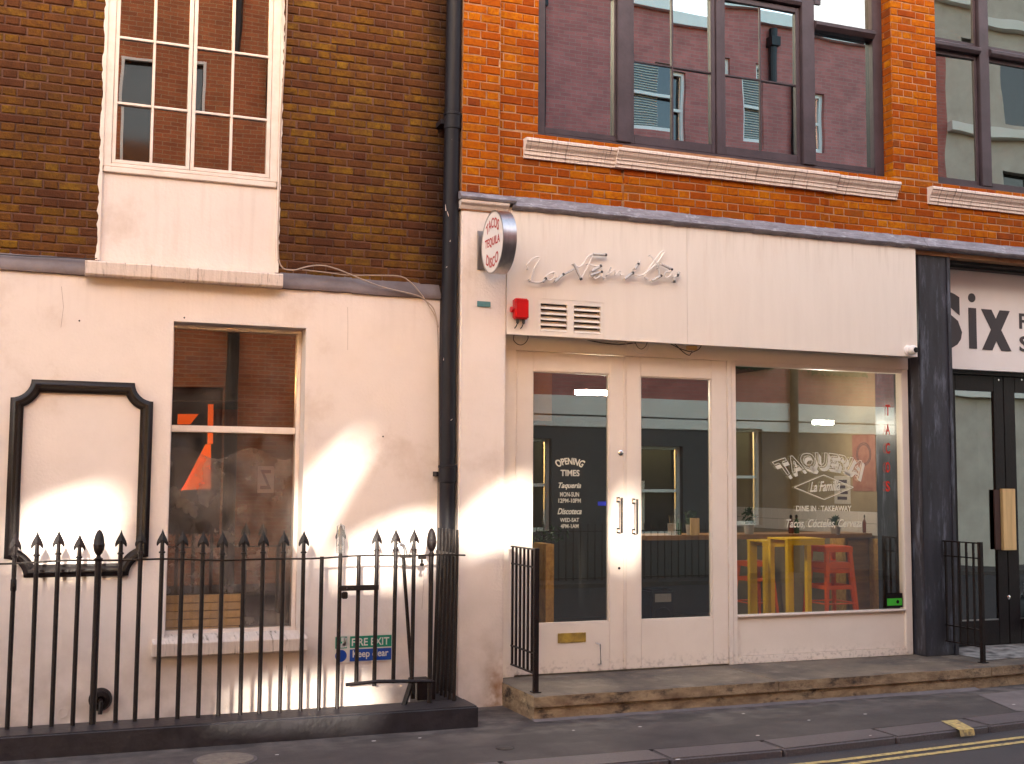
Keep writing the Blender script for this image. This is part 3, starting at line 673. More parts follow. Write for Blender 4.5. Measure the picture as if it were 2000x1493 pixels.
# Fire exit sign
q = RC(652, 1240, 765, 1293, YL); x0, x1, z0, z1 = q
fe = thing('fire_exit_sign', 'green and blue sign reading FIRE EXIT Keep clear on the wall behind the railings', 'sign', (x0, YL, z0))
BX(x0, x1, YL-.006, YL, z0, z1).build('plate', mat('sign_backing', (.62, .56, .5), .5), fe)
W_ = x1-x0; Hh = z1-z0; ys = YL-.0075
BX(x0+W_*.02, x0+W_*.22, ys, ys+.001, z0+Hh*.53, z1-Hh*.04).build('green_square', M['sg_green'], fe)
BX(x0+W_*.27, x1-W_*.01, ys, ys+.001, z0+Hh*.53, z1-Hh*.04).build('green_band', M['sg_green'], fe)
BX(x0+W_*.27, x1-W_*.01, ys, ys+.001, z0+Hh*.04, z0+Hh*.48).build('blue_band', M['sg_blue'], fe)
B().lathe([(Hh*.22, 0), (Hh*.22, .001)], (x0+W_*.12, ys, z0+Hh*.26), 'y', 28).build('blue_disc', M['sg_blue'], fe)
M['sg_white'] = mat('sign_print_white', (.66, .6, .54), .5)
lettering('FIRE EXIT', x0+W_*.30, x1-W_*.05, z0+Hh*.60, z1-Hh*.12, ys-.001, M['sg_white'], fe, bold=.02)
lettering('Keep clear', x0+W_*.32, x1-W_*.06, z0+Hh*.10, z0+Hh*.44, ys-.001, M['sg_white'], fe, bold=.02)
pic = B(); ux, uz = x0+W_*.05, z0+Hh*.56
for (a, c, d, e) in ((.07, .075, .12, .10), (.09, .02, .10, .06), (.06, .0, .08, .035)): pic.box(ux+a*W_, ux+(a+.06)*W_, ys-.002, ys-.001, uz+c*Hh*3, uz+(c+.05)*Hh*3)
pic.box(x0+W_*.17, x0+W_*.21, ys-.002, ys-.001, z0+Hh*.57, z1-Hh*.08)
pic.build('running_figure', M['sg_white'], fe)

# hooks / nail holes on wall
nh = B()
for px, py in [(155, 627), (360, 621), (748, 853)]:
    x, z = P(px, py, YL); nh.lathe([(.007, .001), (.007, -.003)], (x, YL, z), 'y', 8)
tag(nh.build('screw_holes', M['black']), 'small dark screw holes in the pink rendered wall', 'screw', kind='stuff')

hc = B()
for pts_ in ([(679, 600), (679.5, 640), (679, 684)], [(648, 925), (646, 960), (649, 985), (644, 1010)], [(120, 560), (124, 600), (119, 640)], [(820, 1060), (828, 1130), (824, 1190)], [(560, 1300), (556, 1330), (562, 1360)]):
    for (a, c) in zip(pts_, pts_[1:]):
        X0, Z0 = P(a[0], a[1], YL); X1, Z1 = P(c[0], c[1], YL); hc.add([(X0-.0012, YL-.0006, Z0), (X0+.0012, YL-.0006, Z0), (X1+.0012, YL-.0006, Z1), (X1-.0012, YL-.0006, Z1)], [(0, 1, 2, 3)])
o = hc.build('hairline_cracks', mat('crack_brown', (.25, .17, .13), .9), LH, fix=False); o['kind'] = 'stuff'  # hairline cracks drawn as thin brown strips
# ---- plinth under railings
pl = thing('railing_plinth', 'low black painted stone kerb carrying the left railings', 'plinth', (1, 8.8, 0))
PZ = .159; pxr = 3.15; py0, py1 = 8.69, 9.02
b = B(); b.box(-4, pxr, py0, py1, -.05, PZ); b.build('coping', M['plinth'], pl, bevel=.012, seg=3, smooth=True)
b = B(); b.box(pxr-.32, pxr-.004, py1+.002, 9.44, -.05, PZ-.003); b.build('return_coping', M['plinth'], pl, bevel=.010, seg=2, smooth=True)

# ---- railings
RY = 8.93
def arrow(b, x, y, z):
    # cast spear head with drooping barbs on a collared neck
    prof = [(.016, 0), (.015, .034), (.023, .038), (.023, .046), (.015, .052), (.0135, .12)]
    b.lathe(prof, (x, y, z), seg=8)
    z += .092
    pts = [(0, .118), (.005, .100), (.013, .080), (.024, .060), (.034, .038), (.040, .018), (.040, .004), (.035, -.006), (.029, .008), (.021, .016), (.013, .016)]
    outl = [(x+p, z+q) for p, q in pts]+[(x-p, z+q) for p, q in pts[::-1][:-1]]
    n = len(outl)
    vs = [(p[0], y, p[1]) for p in outl]+[(x, y-.018, z+.04), (x, y+.018, z+.04)]
    b.add(vs, [(i, (i+1) % n, n) for i in range(n)]+[((i+1) % n, i, n+1) for i in range(n)])
RL = thing('area_railings', 'black wrought iron spearhead railings on the plinth before the pink wall', 'railings', (1.2, RY, PZ))
zrail = 1.278
bars = [(27, 1), (70, 1), (112, 1), (153, 2), (191, 3), (234, 1), (273, 1), (315, 1), (355, 1), (395, 1), (433, 1), (475, 1), (513, 1), (553, 1), (592, 1), (628, 0), (664, 4)]
xb = [P(px, 1130, RY)[0] for px, _ in bars]
ext = [xb[0]-.17*i for i in range(1, 9)]
wob = lambda x: .008*math.sin(x*3.1)+.004*math.sin(x*9)
for X, kind in [(x, 1) for x in ext]+list(zip(xb, [k for _, k in bars])):
    zr = zrail+wob(X)
    r_ = .0158 if kind != 3 else .023
    b = B(); lean = (random.random()-.5)*.008
    b.tube([(X+lean, RY, PZ-.01), (X+lean*.5, RY, .7), (X, RY, zr+.012)], r_, 8)
    if abs(X-xb[0]) < 1e-6: b.lathe([(.014, -.05), (.02, -.04), (.02, .03), (.014, .04)], (X, RY, 1.13), seg=8)
    b.build('bar', M['iron'], RL, smooth=True)
    f = B()
    if kind in (1, 4): arrow(f, X, RY, zr+.005+(.04 if kind == 4 else 0)); 
    if kind == 4: f.tube([(X, RY, zr), (X, RY, zr+.06)], .0135, 8)
    if kind == 2: arrow(f, X, RY, zr-.022)
    if kind == 3:
        f.lathe([(.024, -.005), (.03, .005), (.03, .012), (.016, .022), (.014, .035), (.026, .05), (.036, .075), (.040, .105), (.0395, .115), (.037, .118), (.036, .14), (.028, .175), (.016, .202), (.004, .213)], (X, RY, zr), seg=14)
    if f.v: f.build('finial', M['iron'], RL, smooth=True)
xr_end = P(908, 1089, RY)[0]
rp = [(-2.5+i*.1, RY, zrail+wob(-2.5+i*.1)) for i in range(int((xr_end+2.5)/.1))]+[(xr_end, RY, zrail)]
rb = B(); 
n = len(rp)
vs = []
for p in rp: vs += [(p[0], RY-.016, p[2]-.006), (p[0], RY+.016, p[2]-.006), (p[0], RY+.016, p[2]+.006), (p[0], RY-.016, p[2]+.006)]
fs = [(0, 1, 2, 3), (4*n-1, 4*n-2, 4*n-3, 4*n-4)]
for i in range(n-1):
    for k in range(4): fs.append((i*4+k, i*4+(k+1) % 4, (i+1)*4+(k+1) % 4, (i+1)*4+k))
rb.add(vs, fs); rb.build('top_rail', M['iron'], RL)
# tape wrapped round one finial
X = xb[-1]
tag(B().lathe([(.031, .03), (.034, .10), (.033, .17), (.030, .235), (.012, .245)], (X, RY, zrail), seg=14).build('clear_tape_wrap', M['tape'], smooth=True), 'clear tape wrapped round the railing spearhead beside the gate', 'tape')
# gate section
GT = thing('railing_gate', 'narrow black iron gate section hung in the railings, bars stopping above the plinth', 'gate', (P(735, 1200, RY)[0], RY, .25))
for px, kind, ztop, zbot in [(699, 0, 1093, 1336), (734, 1, 1093, 1340), (771, 1, 1093, 1334), (807, 1, 1093, 1355)]:
    X = P(px, 1200, RY)[0]; zb_ = P(px, zbot, RY)[1]
    b = B(); b.tube([(X-.004, RY-.002, zb_), (X, RY, zrail+.01)], .0162, 8); b.build('bar', M['iron'], GT, smooth=True)
    if kind: f = B(); arrow(f, X, RY, zrail+.005); f.build('finial', M['iron'], GT, smooth=True)
x0 = P(660, 1149, RY)[0]; x1 = P(738, 1149, RY)[0]; z = P(700, 1148, RY)[1]
BX(x0, x1, RY-.030, RY-.018, z-.02, z+.02).build('latch_bar', M['iron'], GT, bevel=.003)
B().lathe([(.006, 0), (.006, -.004)], (x0+.06, RY-.030, z), 'y', 10).build('rivet', M['chrome'], GT)
xx, zz = P(671, 1160, RY)
BX(xx-.022, xx+.022, RY-.05, RY-.020, zz-.035, zz+.018).build('padlock', M['iron'], GT, bevel=.006)
x0, z0 = P(674, 1337, RY); x1, z1 = P(842, 1330, RY)
b = B(); b.tube([(x0, RY-.02, z0), (x0+.25, RY-.02, z0+.012), (x1, RY-.02, z1)], .014, 6); b.build('bottom_rail', M['iron'], GT)
# leaning stay and bent conduit
GP = thing('leaning_gate_stay', 'slanting black iron stay leaning between gate bars next to the pinecone post', 'iron stay', (P(800, 1320, RY)[0], RY, PZ))
B().tube([(P(790, 1090, RY)[0], RY+.03, P(790, 1090, RY)[1]), (P(806, 1325, RY)[0], RY+.03, P(806, 1325, RY)[1])], .014).build('rod', M['iron'], GP, smooth=True)
B().tube([(P(802, 1335, RY)[0], RY-.01, P(802, 1335, RY)[1]), (P(789, 1378, RY)[0], RY, P(789, 1378, RY)[1])], .022, 4).build('foot', M['iron'], GP)
B().tube([(P(808, 1335, RY)[0], RY+.02, P(808, 1335, RY)[1]), (P(808, 1366, RY)[0], RY+.02, P(808, 1366, RY)[1])], .018, 4).build('foot', M['iron'], GP)
bx_, bz_ = P(828, 1335, 9.1)
BX(bx_-.07, bx_+.08, 9.05, 9.3, PZ+.0, bz_+.02).build('box', M['iron'], GP, bevel=.004)
xx0, zz0 = P(792, 1088, RY)
BX(xx0-.04, xx0+.045, RY-.03, RY+.03, zz0-.008, zz0+.018).build('clamp', M['iron'], GP, bevel=.004)
cps = [P(px, py, RY) for px, py in [(777, 1068), (779, 1064), (783, 1063), (788, 1066), (791, 1073), (793, 1083)]]
tag(B().tube([(a, RY, c) for a, c in cps], .014, 8).build('bent_conduit', M['alu'], smooth=True), 'short bent silver conduit end hooking over the gate top rail', 'conduit')
k1 = B(); xx, zz = P(824, 1090, RY); k1.box(xx-.03, xx+.03, RY-.02, RY+.02, zz-.01, zz+.02); k1.box(xx-.008, xx+.008, RY-.01, RY+.01, zz-.04, zz-.01); k1.box(xx-.015, xx+.015, RY-.015, RY+.015, zz-.062, zz-.04)
k1.build('hinge_knob', M['iron'], GP, bevel=.004)
# pinecone post and return railings
RR = thing('return_railings', 'short return of plain black rods behind the pinecone post by the drainpipe', 'railings', (3.0, 9.1, PZ))
X = P(841, 1200, RY)[0]
B().tube([(X, RY, PZ-.01), (X, RY, zrail+.01)], .019, 8).build('post', M['iron'], RR, smooth=True)
f = B(); f.lathe([(.024, -.005), (.03, .005), (.03, .012), (.016, .022), (.014, .035), (.026, .05), (.036, .075), (.040, .105), (.0395, .115), (.037, .118), (.036, .14), (.028, .175), (.016, .202), (.004, .213)], (X, RY, zrail), seg=14)
f.build('pinecone_finial', M['iron'], RR, smooth=True)
XR = P(893, 1200, RY)[0]
for i in range(6):
    Y = 8.95+i*.092
    B().tube([(XR-.012-i*.004, Y, PZ-.02), (XR, Y, 1.34), (XR, Y, 1.475)], [.0145, .0145, .011], 8).build('bar', M['iron'], RR, smooth=True)
B().box(XR-.008, XR+.008, 8.94, 9.47, zrail-.012, zrail+.012).build('top_rail', M['iron'], RR)

# ================================================================== DRAINPIPE
DPX = P(880, 600, 9.50)[0]; DPY = 9.50
dp = thing('drainpipe', 'tall black cast iron drainpipe with paint splashes between the two buildings', 'drainpipe', (DPX, DPY, 0))
B().tube([(P(871, 1300, DPY)[0], DPY, .1), (P(877, 600, DPY)[0], DPY, 3), (P(887, 50, DPY)[0], DPY, 5.9), (P(893, -300, DPY)[0], DPY, 9)], .066, 20).build('pipe', M['pipe'], dp, smooth=True)
zc = P(880, 238, DPY)[1]
for z in (zc, zc-3.0, zc+2.6):
    B().lathe([(.067, -.07), (.074, -.065), (.074, .05), (.079, .052), (.079, .07), (.067, .075)], (P(884, 238, DPY)[0] if z > 3 else P(873, 1000, DPY)[0], DPY, z), seg=20).build('collar', M['pipe'], dp, smooth=True)
    BX(DPX-.10, DPX-.05, DPY+.02, 9.66, z-.02, z+.02).build('bracket', M['pipe'], dp)
fk = B(); rr = random.Random(4)
for px, py, l_ in [(872, 405, 14), (876, 418, 12), (869, 700, 8), (884, 275, 7), (885, 290, 5), (877, 590, 9), (870, 930, 6), (882, 820, 5), (875, 520, 8), (886, 350, 4), (880, 470, 6), (871, 1010, 7)]:
    X, Z = P(px, py, DPY-.067); a_ = rr.uniform(-.5, 1.2); L_ = l_/260; dx_, dz_ = math.sin(a_)*L_/2, math.cos(a_)*L_/2; w_ = .004
    yy_ = DPY-.0672+.5*abs(X-P(877, py, DPY)[0])
    fk.add([(X-dx_-w_, yy_, Z-dz_), (X-dx_+w_, yy_, Z-dz_), (X+dx_+w_*.6, yy_, Z+dz_), (X+dx_-w_*.6, yy_, Z+dz_)], [(0, 1, 2, 3)])
o = fk.build('paint_splashes', M['sill'], dp, fix=False); o['kind'] = 'stuff'
BX(XL1+.002, XL1+.24, 9.60, 9.70, -.1, 3.42).build('painted_corner', M['black'], LH)

# ================================================================== CABLES on left house
def cable(pts, Y, r_, m, label, name='cable', group=None):
    v = [Vector((P(a, c, Y)[0], Y, P(a, c, Y)[1])) for a, c in pts]
    out = []
    for i in range(len(v)-1):
        p0, p1, p2, p3 = v[max(i-1, 0)], v[i], v[i+1], v[min(i+2, len(v)-1)]
        for k in range(5):
            t = k/5; out.append(.5*((2*p1)+(-p0+p2)*t+(2*p0-5*p1+4*p2-p3)*t*t+(-p0+3*p1-3*p2+p3)*t**3))
    out.append(v[-1]); return tag(B().tube(out, r_, 6).build(name, m, smooth=True), label, 'cable')
cable([(564, -90), (561, 0), (557, 100), (549, 233), (546, 362), (543, 480), (549, 520), (572, 528), (602, 521), (629, 519), (661, 527), (741, 559), (813, 577), (834, 590), (848, 606), (856, 640)], 9.58, .006, M['cable_grey'], 'grey cable down the side of the upper window then slanting over the lead flashing')
cable([(556, -90), (552, 40), (556, 110), (550, 200), (547, 260)], 9.645, .004, M['cable_white'], 'thin white cable looping beside the upper white window')
cable([(590, 527), (640, 533), (681, 538), (740, 538), (781, 540), (801, 551), (821, 573), (838, 598), (853, 630), (856, 700), (857, 900), (858, 1330)], 9.588, .005, M['cable_grey'], 'grey cable sagging along the flashing and down the wall beside the drainpipe')
cable([(-30, 495), (60, 501), (120, 503), (170, 506), (190, 505)], 9.62, .004, M['cable_black'], 'thin dark cable lying along the left stretch of lead flashing')

# ================================================================== RIGHT BUILDING
RB = thing('orange_brick_building', 'orange brick building over the pink shopfront, right of the drainpipe', 'building', (6, 9.7, 0))
PB = 9.44; BA = 9.48; CE = 9.462; YWF = 9.64
xA0 = P(905, 200, PB)[0]; xA1 = P(977, 200, PB)[0]
xW0 = P(1051, 200, BA)[0]; xP0 = P(1743, 200, BA)[0]; xP1 = P(1829, 200, BA)[0]
xE = 14.0
zF = P(1400, 441, BA)[1]-.01  # top of lead
zS1t = P(1400, 311, 9.36)[1]; zWb = P(1400, 312, YWF)[1]
xc0 = P(1217, 400, BA)[0]; xc1 = P(1608, 430, BA)[0]
zTop = 8.2
zWin_b = zWb-.02
mb = B()
mb.box(xA0-.006, xA1, PB, 9.95, zF-.08, zTop)
wall_holes(mb, xA1, xE, zF-.08, zTop, [(xW0, xP0, zWin_b, 7.95), (xP1, 13.3, zWin_b, 7.95)], BA, 9.95)
mb.box(xc0, xc1, CE, BA-.001, zF-.08, zWin_b-.1)
mb.build('mortar_bed', M['mortar_r'], RB)
wall_holes(B(), xA0-.006, xE, zTop, 11.5, [(5.2, 6.9, 9, 10.8), (9, 10.6, 9, 10.8)], BA-.01, 9.95).build('upper_wall', M['upper_r'], RB)
BX(5.2, 6.9, 9.8, 9.82, 9, 10.8).build('upper_pane', M['opp_glass'], RB); BX(9, 10.6, 9.8, 9.82, 9, 10.8).build('upper_pane', M['opp_glass'], RB)
zbb = zWin_b
regs = [(xA0-.005, xA1-.004, zF-.02, zTop, PB),
        (xA1+.006, xW0, zbb, zTop, BA), (xP0+.0, xP1, zbb, zTop, BA), (13.3, xE, zbb, zTop, BA),
        (xA1+.006, xc0-.006, zF-.02, zbb, BA), (xc0, xc1, zF-.02, zbb-.1, CE), (xc1+.006, xE, zF-.02, zbb, BA),
        (xW0, xP0, 7.95, zTop, BA), (xP1, 13.3, 7.95, zTop, BA)]
br = lay(regs, .0752, .220, .107, .0082, xA0-.02, zF+.002, 5, .006)
# side face of the pilaster beyond the window (bricks seen end on)
place_bricks(br, RB, M['brick_r'], .220, .107, .0670, .006, 300, prior=lambda px, py: False)
sd = B(); k = 0; z = zF+.002+.0752*math.ceil((zbb-zF)/.0752)
while z < 7.95:
    cuts = [(9.486, 9.585), (9.595, 9.70)] if k % 2 else [(9.486, 9.70)]
    for a, c in cuts: sd.box(xP0-.006, xP0+.012, a, c, z+.005, z+.0702)
    z += .0752; k += 1
o = sd.build('reveal_bricks', M['brick_r'], RB); o['kind'] = 'stuff'

# --- moulded sills
def sill_prof(front, top, h=.17):
    return [(9.60, top+.012), (front+.01, top+.004), (front, top-.006), (front, top-.026), (front+.012, top-.032), (front+.014, top-.040), (front+.022, top-.058), (front+.040, top-.078), (front+.046, top-.088), (front+.046, top-.098), (front+.056, top-.10), (front+.056, top-.133), (front+.068, top-.138), (front+.068, top-.163), (9.60, top-h)]
st_ = zS1t
xs0 = P(1030, 290, 9.38)[0]; xs1 = P(1762, 385, 9.38)[0]
xm0 = P(1209, 300, 9.36)[0]; xm1 = P(1640, 350, 9.36)[0]
B().prism_x(sill_prof(9.385, st_), xs0, xm0-.001, 14, .003).build('moulded_sill', M['sill2'], RB)
B().prism_x(sill_prof(9.355, st_), xm0, xm1, 24, .003).build('moulded_sill', M['sill2'], RB)
B().prism_x(sill_prof(9.385, st_), xm1+.001, xs1, 14, .003).build('moulded_sill', M['sill2'], RB)
B().prism_x(sill_prof(9.385, st_), P(1824, 390, 9.38)[0], 13.4, 30, .003).build('moulded_sill', M['sill2'], RB)

# --- upper window 1
U1 = child_empty('bay_window', RB, ((xW0+xP0)/2, YWF, zWin_b))
zb_w = zWin_b; zt_w = 7.95
def Xw(px, py=170): return P(px, py, YWF)[0]
zH = P(1480, 4, YWF)[1]   # head of casements
zTr = P(1640, 66, YWF)[1]  # side-light transom
m1a, m1b = Xw(1198), Xw(1231); m2a, m2b = Xw(1394), Xw(1410); m3a, m3b = Xw(1560), Xw(1589); re = Xw(1702); le = Xw(1062)
zg = P(1130, 258, YWF)[1]
f = B()
f.box(xW0+.002, le, YWF-.03, YWF+.08, zb_w, zt_w); f.box(re, xP0-.008, YWF-.03, YWF+.08, zb_w, zt_w)
f.box(le, re, YWF-.03, YWF+.08, zb_w, zg-.055)
for a, c in ((m1a+.02, m1b-.012), (m3a+.012, m3b-.015)): f.box(a, c, YWF-.05, YWF+.08, zg-.055, zt_w)
f.box(le, m1a+.02, YWF-.02, YWF+.07, zg-.055, zg); f.box(m1a, m1a+.02, YWF-.02, YWF+.07, zg, zt_w)
f.box(m3b-.015, re, YWF-.02, YWF+.07, zg-.055, zg)
f.box(m2a+.015, m2b-.015, YWF-.025, YWF+.08, zg-.055, zH)
f.build('frame', M['frame_dark'], U1, bevel=.005)
f = B()
f.prism_x([(YWF-.045, zH+.02), (YWF-.06, zH+.05), (YWF-.045, zH+.09), (YWF+.08, zH+.09), (YWF+.08, zH+.01)], m1b-.010, m3a+.010, 1)
for a, c in ((le+.001, m1a+.018), (m3b-.013, re-.001)):
    f.prism_x([(YWF-.05, zTr-.02), (YWF-.085, zTr+.02), (YWF-.085, zTr+.05), (YWF-.05, zTr+.07), (YWF+.08, zTr+.07), (YWF+.08, zTr-.02)], a, c, 1)
f.build('transom', M['frame_dark'], U1)
zq = []
def casement(x0, x1, z0, z1, hz):
    g = B(); frame_ring(g, x0, x1, z0, z1, .045, .045, .085, .05, YWF-.01, YWF+.045)
    xm = (x0+x1)/2; g.box(xm-.009, xm+.009, YWF, YWF+.04, z0+.085, z1-.05)
    g.box(x0+.045, xm-.009, YWF+.002, YWF+.04, hz-.009, hz+.009); g.box(xm+.009, x1-.045, YWF+.002, YWF+.04, hz-.009, hz+.009)
    g.build('casement', M['frame_dark'], U1, bevel=.004)
    for (p, q_) in ((x0+.04, xm-.006), (xm+.006, x1-.04)):
        for (r_, s_) in ((z0+.08, hz-.006), (hz+.006, z1-.045)): pane(p, q_, r_, s_, YWF+.02, M['glass_tint'], U1)
def pane(p, q_, r_, s_, Y, m, par, tw=.012):
    t1, t2 = (random.random()-.5)*tw, (random.random()-.5)*tw
    e = B(); e.add([(p, Y+t1, r_), (q_, Y-t1, r_), (q_, Y-t1+t2, s_), (p, Y+t1+t2, s_), (p, Y+t1+.004, r_), (q_, Y-t1+.004, r_), (q_, Y-t1+t2+.004, s_), (p, Y+t1+t2+.004, s_)],
          [(0, 1, 2, 3), (7, 6, 5, 4), (0, 4, 5, 1), (1, 5, 6, 2), (2, 6, 7, 3), (3, 7, 4, 0)])
    return e.build('pane', m, par)
zhz = P(1314, 131, YWF)[1]
casement(m1b-.010, m2a+.012, zg-.050, zH+.005, zhz)
casement(m2b-.012, m3a+.010, zg-.050, zH+.005, zhz)
pane(le-.005, m1a+.004, zg-.005, zTr-.01, YWF+.03, M['glass_tint'], U1)
pane(le-.005, m1a+.004, zTr+.07, zt_w, YWF+.03, M['glass_tint'], U1)
pane(m3b-.018, re+.005, zg-.005, zTr-.01, YWF+.03, M['glass_tint'], U1)
pane(m3b-.018, re+.005, zTr+.06, zt_w, YWF+.03, M['glass_far'], U1)
pane(m1b-.012, m3a+.014, zH+.085, zt_w, YWF+.03, M['glass_tint'], U1)
BX(m3b-.012, m3b+.06, YWF-.052, YWF-.02, zH+.06, zt_w).build('corbel', M['frame_dark'], U1)
# --- upper window 2
U2 = child_empty('far_window', RB, (10.5, YWF, zWin_b))
f = B(); l2 = Xw(1824, 240); a2, b2 = Xw(1911, 240), Xw(1930, 240); zt2 = P(1915, 106, YWF)[1]
f.box(xP1+.004, xP1+.05, YWF-.02, YWF+.08, zb_w, zt_w); f.box(a2, b2, YWF-.04, YWF+.08, zg-.05, zt_w); f.box(xP1+.05, 13.3, YWF-.03, YWF+.08, zb_w, zg-.05)
f.box(b2+1.1, b2+1.2, YWF-.04, YWF+.08, zg-.05, zt_w)
f.build('frame', M['frame_dark'], U2, bevel=.005)
g = B()
for a, c in ((xP1+.051, a2-.001), (b2+.001, b2+1.099), (b2+1.201, 13.3)):
    g.prism_x([(YWF-.05, zt2-.03), (YWF-.075, zt2), (YWF-.075, zt2+.03), (YWF-.05, zt2+.05), (YWF+.08, zt2+.05), (YWF+.08, zt2-.03)], a, c)
    for z0, z1 in ((zg-.05, zt2-.03), (zt2+.05, zt_w)):
        frame_ring(g, a+.004, c-.004, z0+.002, z1-.002, .03, .03, .05, .04, YWF, YWF+.05)
        pane(a+.03, c-.03, z0+.05, z1-.035, YWF+.025, M['glass_far'], U2, .02)
g.build('casement', M['frame_dark'], U2, bevel=.003)
# dim rooms behind upper windows
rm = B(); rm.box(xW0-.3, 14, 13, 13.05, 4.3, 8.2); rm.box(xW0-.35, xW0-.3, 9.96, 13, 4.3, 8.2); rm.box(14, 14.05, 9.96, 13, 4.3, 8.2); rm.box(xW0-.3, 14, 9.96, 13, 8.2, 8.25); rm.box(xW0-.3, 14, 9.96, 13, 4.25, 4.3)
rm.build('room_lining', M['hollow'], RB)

# --- pilaster (stucco), fascia, lead
FY = 9.44
xp0 = P(898, 800, PB)[0]; xp1 = P(987, 900, PB)[0]
zFt = P(1006, 411, FY)[1]; zFb = P(1350, 673, FY)[1]
pr = B(); pr.box(xp0, xp1, PB+.005, 9.9, -.1, zFt+.04)
o = pr.build('rendered_pilaster', M['stucco'], RB, bevel=.012, seg=3, smooth=True)
zcap = P(945, 412, PB)[1]
B().prism_x([(9.6, zcap), (PB-.004, zcap), (PB-.02, zcap+.03), (PB-.045, zcap+.05), (PB-.05, zcap+.075), (9.6, zcap+.075)], xp0-.02, P(992, 400, PB)[0], 1).build('capital', M['stucco'], RB, bevel=.004)
xf0 = xp1+.002; xfj = P(1342, 560, FY)[0]; xf1 = P(1790, 600, FY)[0]
vx0, vx1, vz0, vz1 = RC(1050, 586, 1176, 653, FY)
fz = B(); 
v1 = RC(1056, 594, 1108, 648, FY); v2 = RC(1121, 598, 1173, 652, FY)
wall_holes(fz, xf0, xfj-.0015, zFb, zFt+.02, [(v1[0], v1[1], v1[2], v1[3]), (v2[0], v2[1], v2[2], v2[3])], FY, FY+.03)
fz.box(xf0, xfj-.0015, FY+.10, FY+.13, zFb, zFt+.02)
fz.build('fascia_board', M['panel'], RB)
BX(xfj+.0015, xf1, FY, FY+.13, zFb, zFt+.02).build('fascia_board', M['panel'], RB)
BX(xf0, xfj-.002, FY+.031, FY+.099, v1[3]+.03, zFt+.02).build('fascia_core', M['panel'], RB)
BX(v1[0]-.005, v2[1]+.005, FY+.08, FY+.095, v1[2]-.01, v1[3]+.02).build('vent_back', M['hollow'], RB)
tr = B(); frame_ring(tr, P(1049, 620, FY)[0], P(1180, 625, FY)[0], zFb+.004, v1[3]+.045, .006, .006, .001, .005, FY-.003, FY-.0005)
tr.build('vent_door_edge', M['panel'], RB)
for v in (v1, v2):
    ve = child_empty('louvre_vent', RB, ((v[0]+v[1])/2, FY, v[2]))
    n = 5; h = (v[3]-v[2])/n
    for i in range(n):
        z = v[2]+i*h
        B().prism_x([(FY-.004, z+.002), (FY+.001, z-.002), (FY+.05, z+h*.80), (FY+.045, z+h*.85)], v[0]+.002, v[1]-.002).build('slat', M['panel'], ve)
# soffit / head of shopfront
SY = 9.67
jx0 = xp1+.002; jx1 = P(1777, 1000, SY)[0]
zHd = P(1213, 688, SY)[1]
# lead over fascia
zl = zFt
lp = [(9.50, zl-.0), (FY-.012, zl-.002), (FY-.034, zl+.012), (FY-.043, zl+.033), (FY-.030, zl+.060), (FY-.008, zl+.068), (BA-.026, zl+.122), (BA-.02, zl+.128), (9.50, zl+.13)]
xl0 = P(1000, 405, FY)[0]; xx = xl0; k = 0
cutsx = [xl0, P(1033, 400, FY)[0], P(1211, 440, FY)[0], P(1338, 450, FY)[0]+.05, P(1470, 450, FY)[0], P(1640, 470, FY)[0], 8.1, 9.3, 10.8, 14]
for a, c in zip(cutsx, cutsx[1:]):
    B().prism_x([(p[0]+.002*(k % 2), p[1]+.002*(k % 2)) for p in lp], a-.004, c+.001, max(3, int((c-a)/.07)), .007).build('lead_flashing', M['lead'], RB, smooth=True); k += 1
zc2 = zcap+.077
B().prism_x([(9.44, zc2), (PB-.056, zc2+.0), (PB-.066, zc2+.02), (PB-.05, zc2+.045), (PB-.01, zc2+.07), (9.5, zc2+.075)], xp0-.03, xl0+.02, 8, .004).build('lead_cap', M['lead'], RB, smooth=True)

# --- shopfront joinery
SF = RB
zst = .193
gW = RC(1438, 718, 1764, 1195, SY)
wgx0, wgx1 = P(1437.5, 950, SY)[0], P(1763, 950, SY)[0]; wgz1 = P(1600, 722, SY)[1]; wgz0 = P(1600, 1196, SY)[1]
dx0 = P(1006, 1000, SY)[0]; dxm = P(1220.5, 1000, SY)[0]; dx1 = P(1420, 1000, SY)[0]; dz1 = P(1213, 696, SY)[1]
f = B()
f.box(jx0, dx0-.004, SY-.02, SY+.09, zst, dz1+.004); f.box(dx1+.004, wgx0-.05, SY-.02, SY+.09, zst, dz1+.004)
f.box(jx0, jx1, SY-.02, SY+.09, dz1+.004, zFb+.1)
f.build('door_frame', M['joinery'], RB, bevel=.004)
# shop window as a part with frame, pane, lettering
SW = child_empty('shop_window', RB, ((wgx0+wgx1)/2, SY, zst))
f = B()
f.box(wgx0-.049, wgx0, SY-.012, SY+.08, zst, dz1+.003); f.box(wgx1, jx1, SY-.012, SY+.08, zst, dz1+.003)
f.box(wgx0, wgx1, SY-.012, SY+.08, wgz1, dz1+.003)
f.box(wgx0, wgx1, SY+.012, SY+.08, zst+.07, wgz0-.02)
f.box(wgx0, wgx1, SY-.006, SY+.08, zst, zst+.068)
f.build('frame', M['joinery'], SW, bevel=.004)
BX(wgx0+.001, wgx1-.001, SY-.02, SY+.06, wgz0-.019, wgz0).build('sill', M['white'], SW, bevel=.005)
BX(wgx0-.002, wgx1+.002, SY+.03, SY+.036, wgz0-.002, wgz1+.002).build('pane', M['glass_shop'], SW)
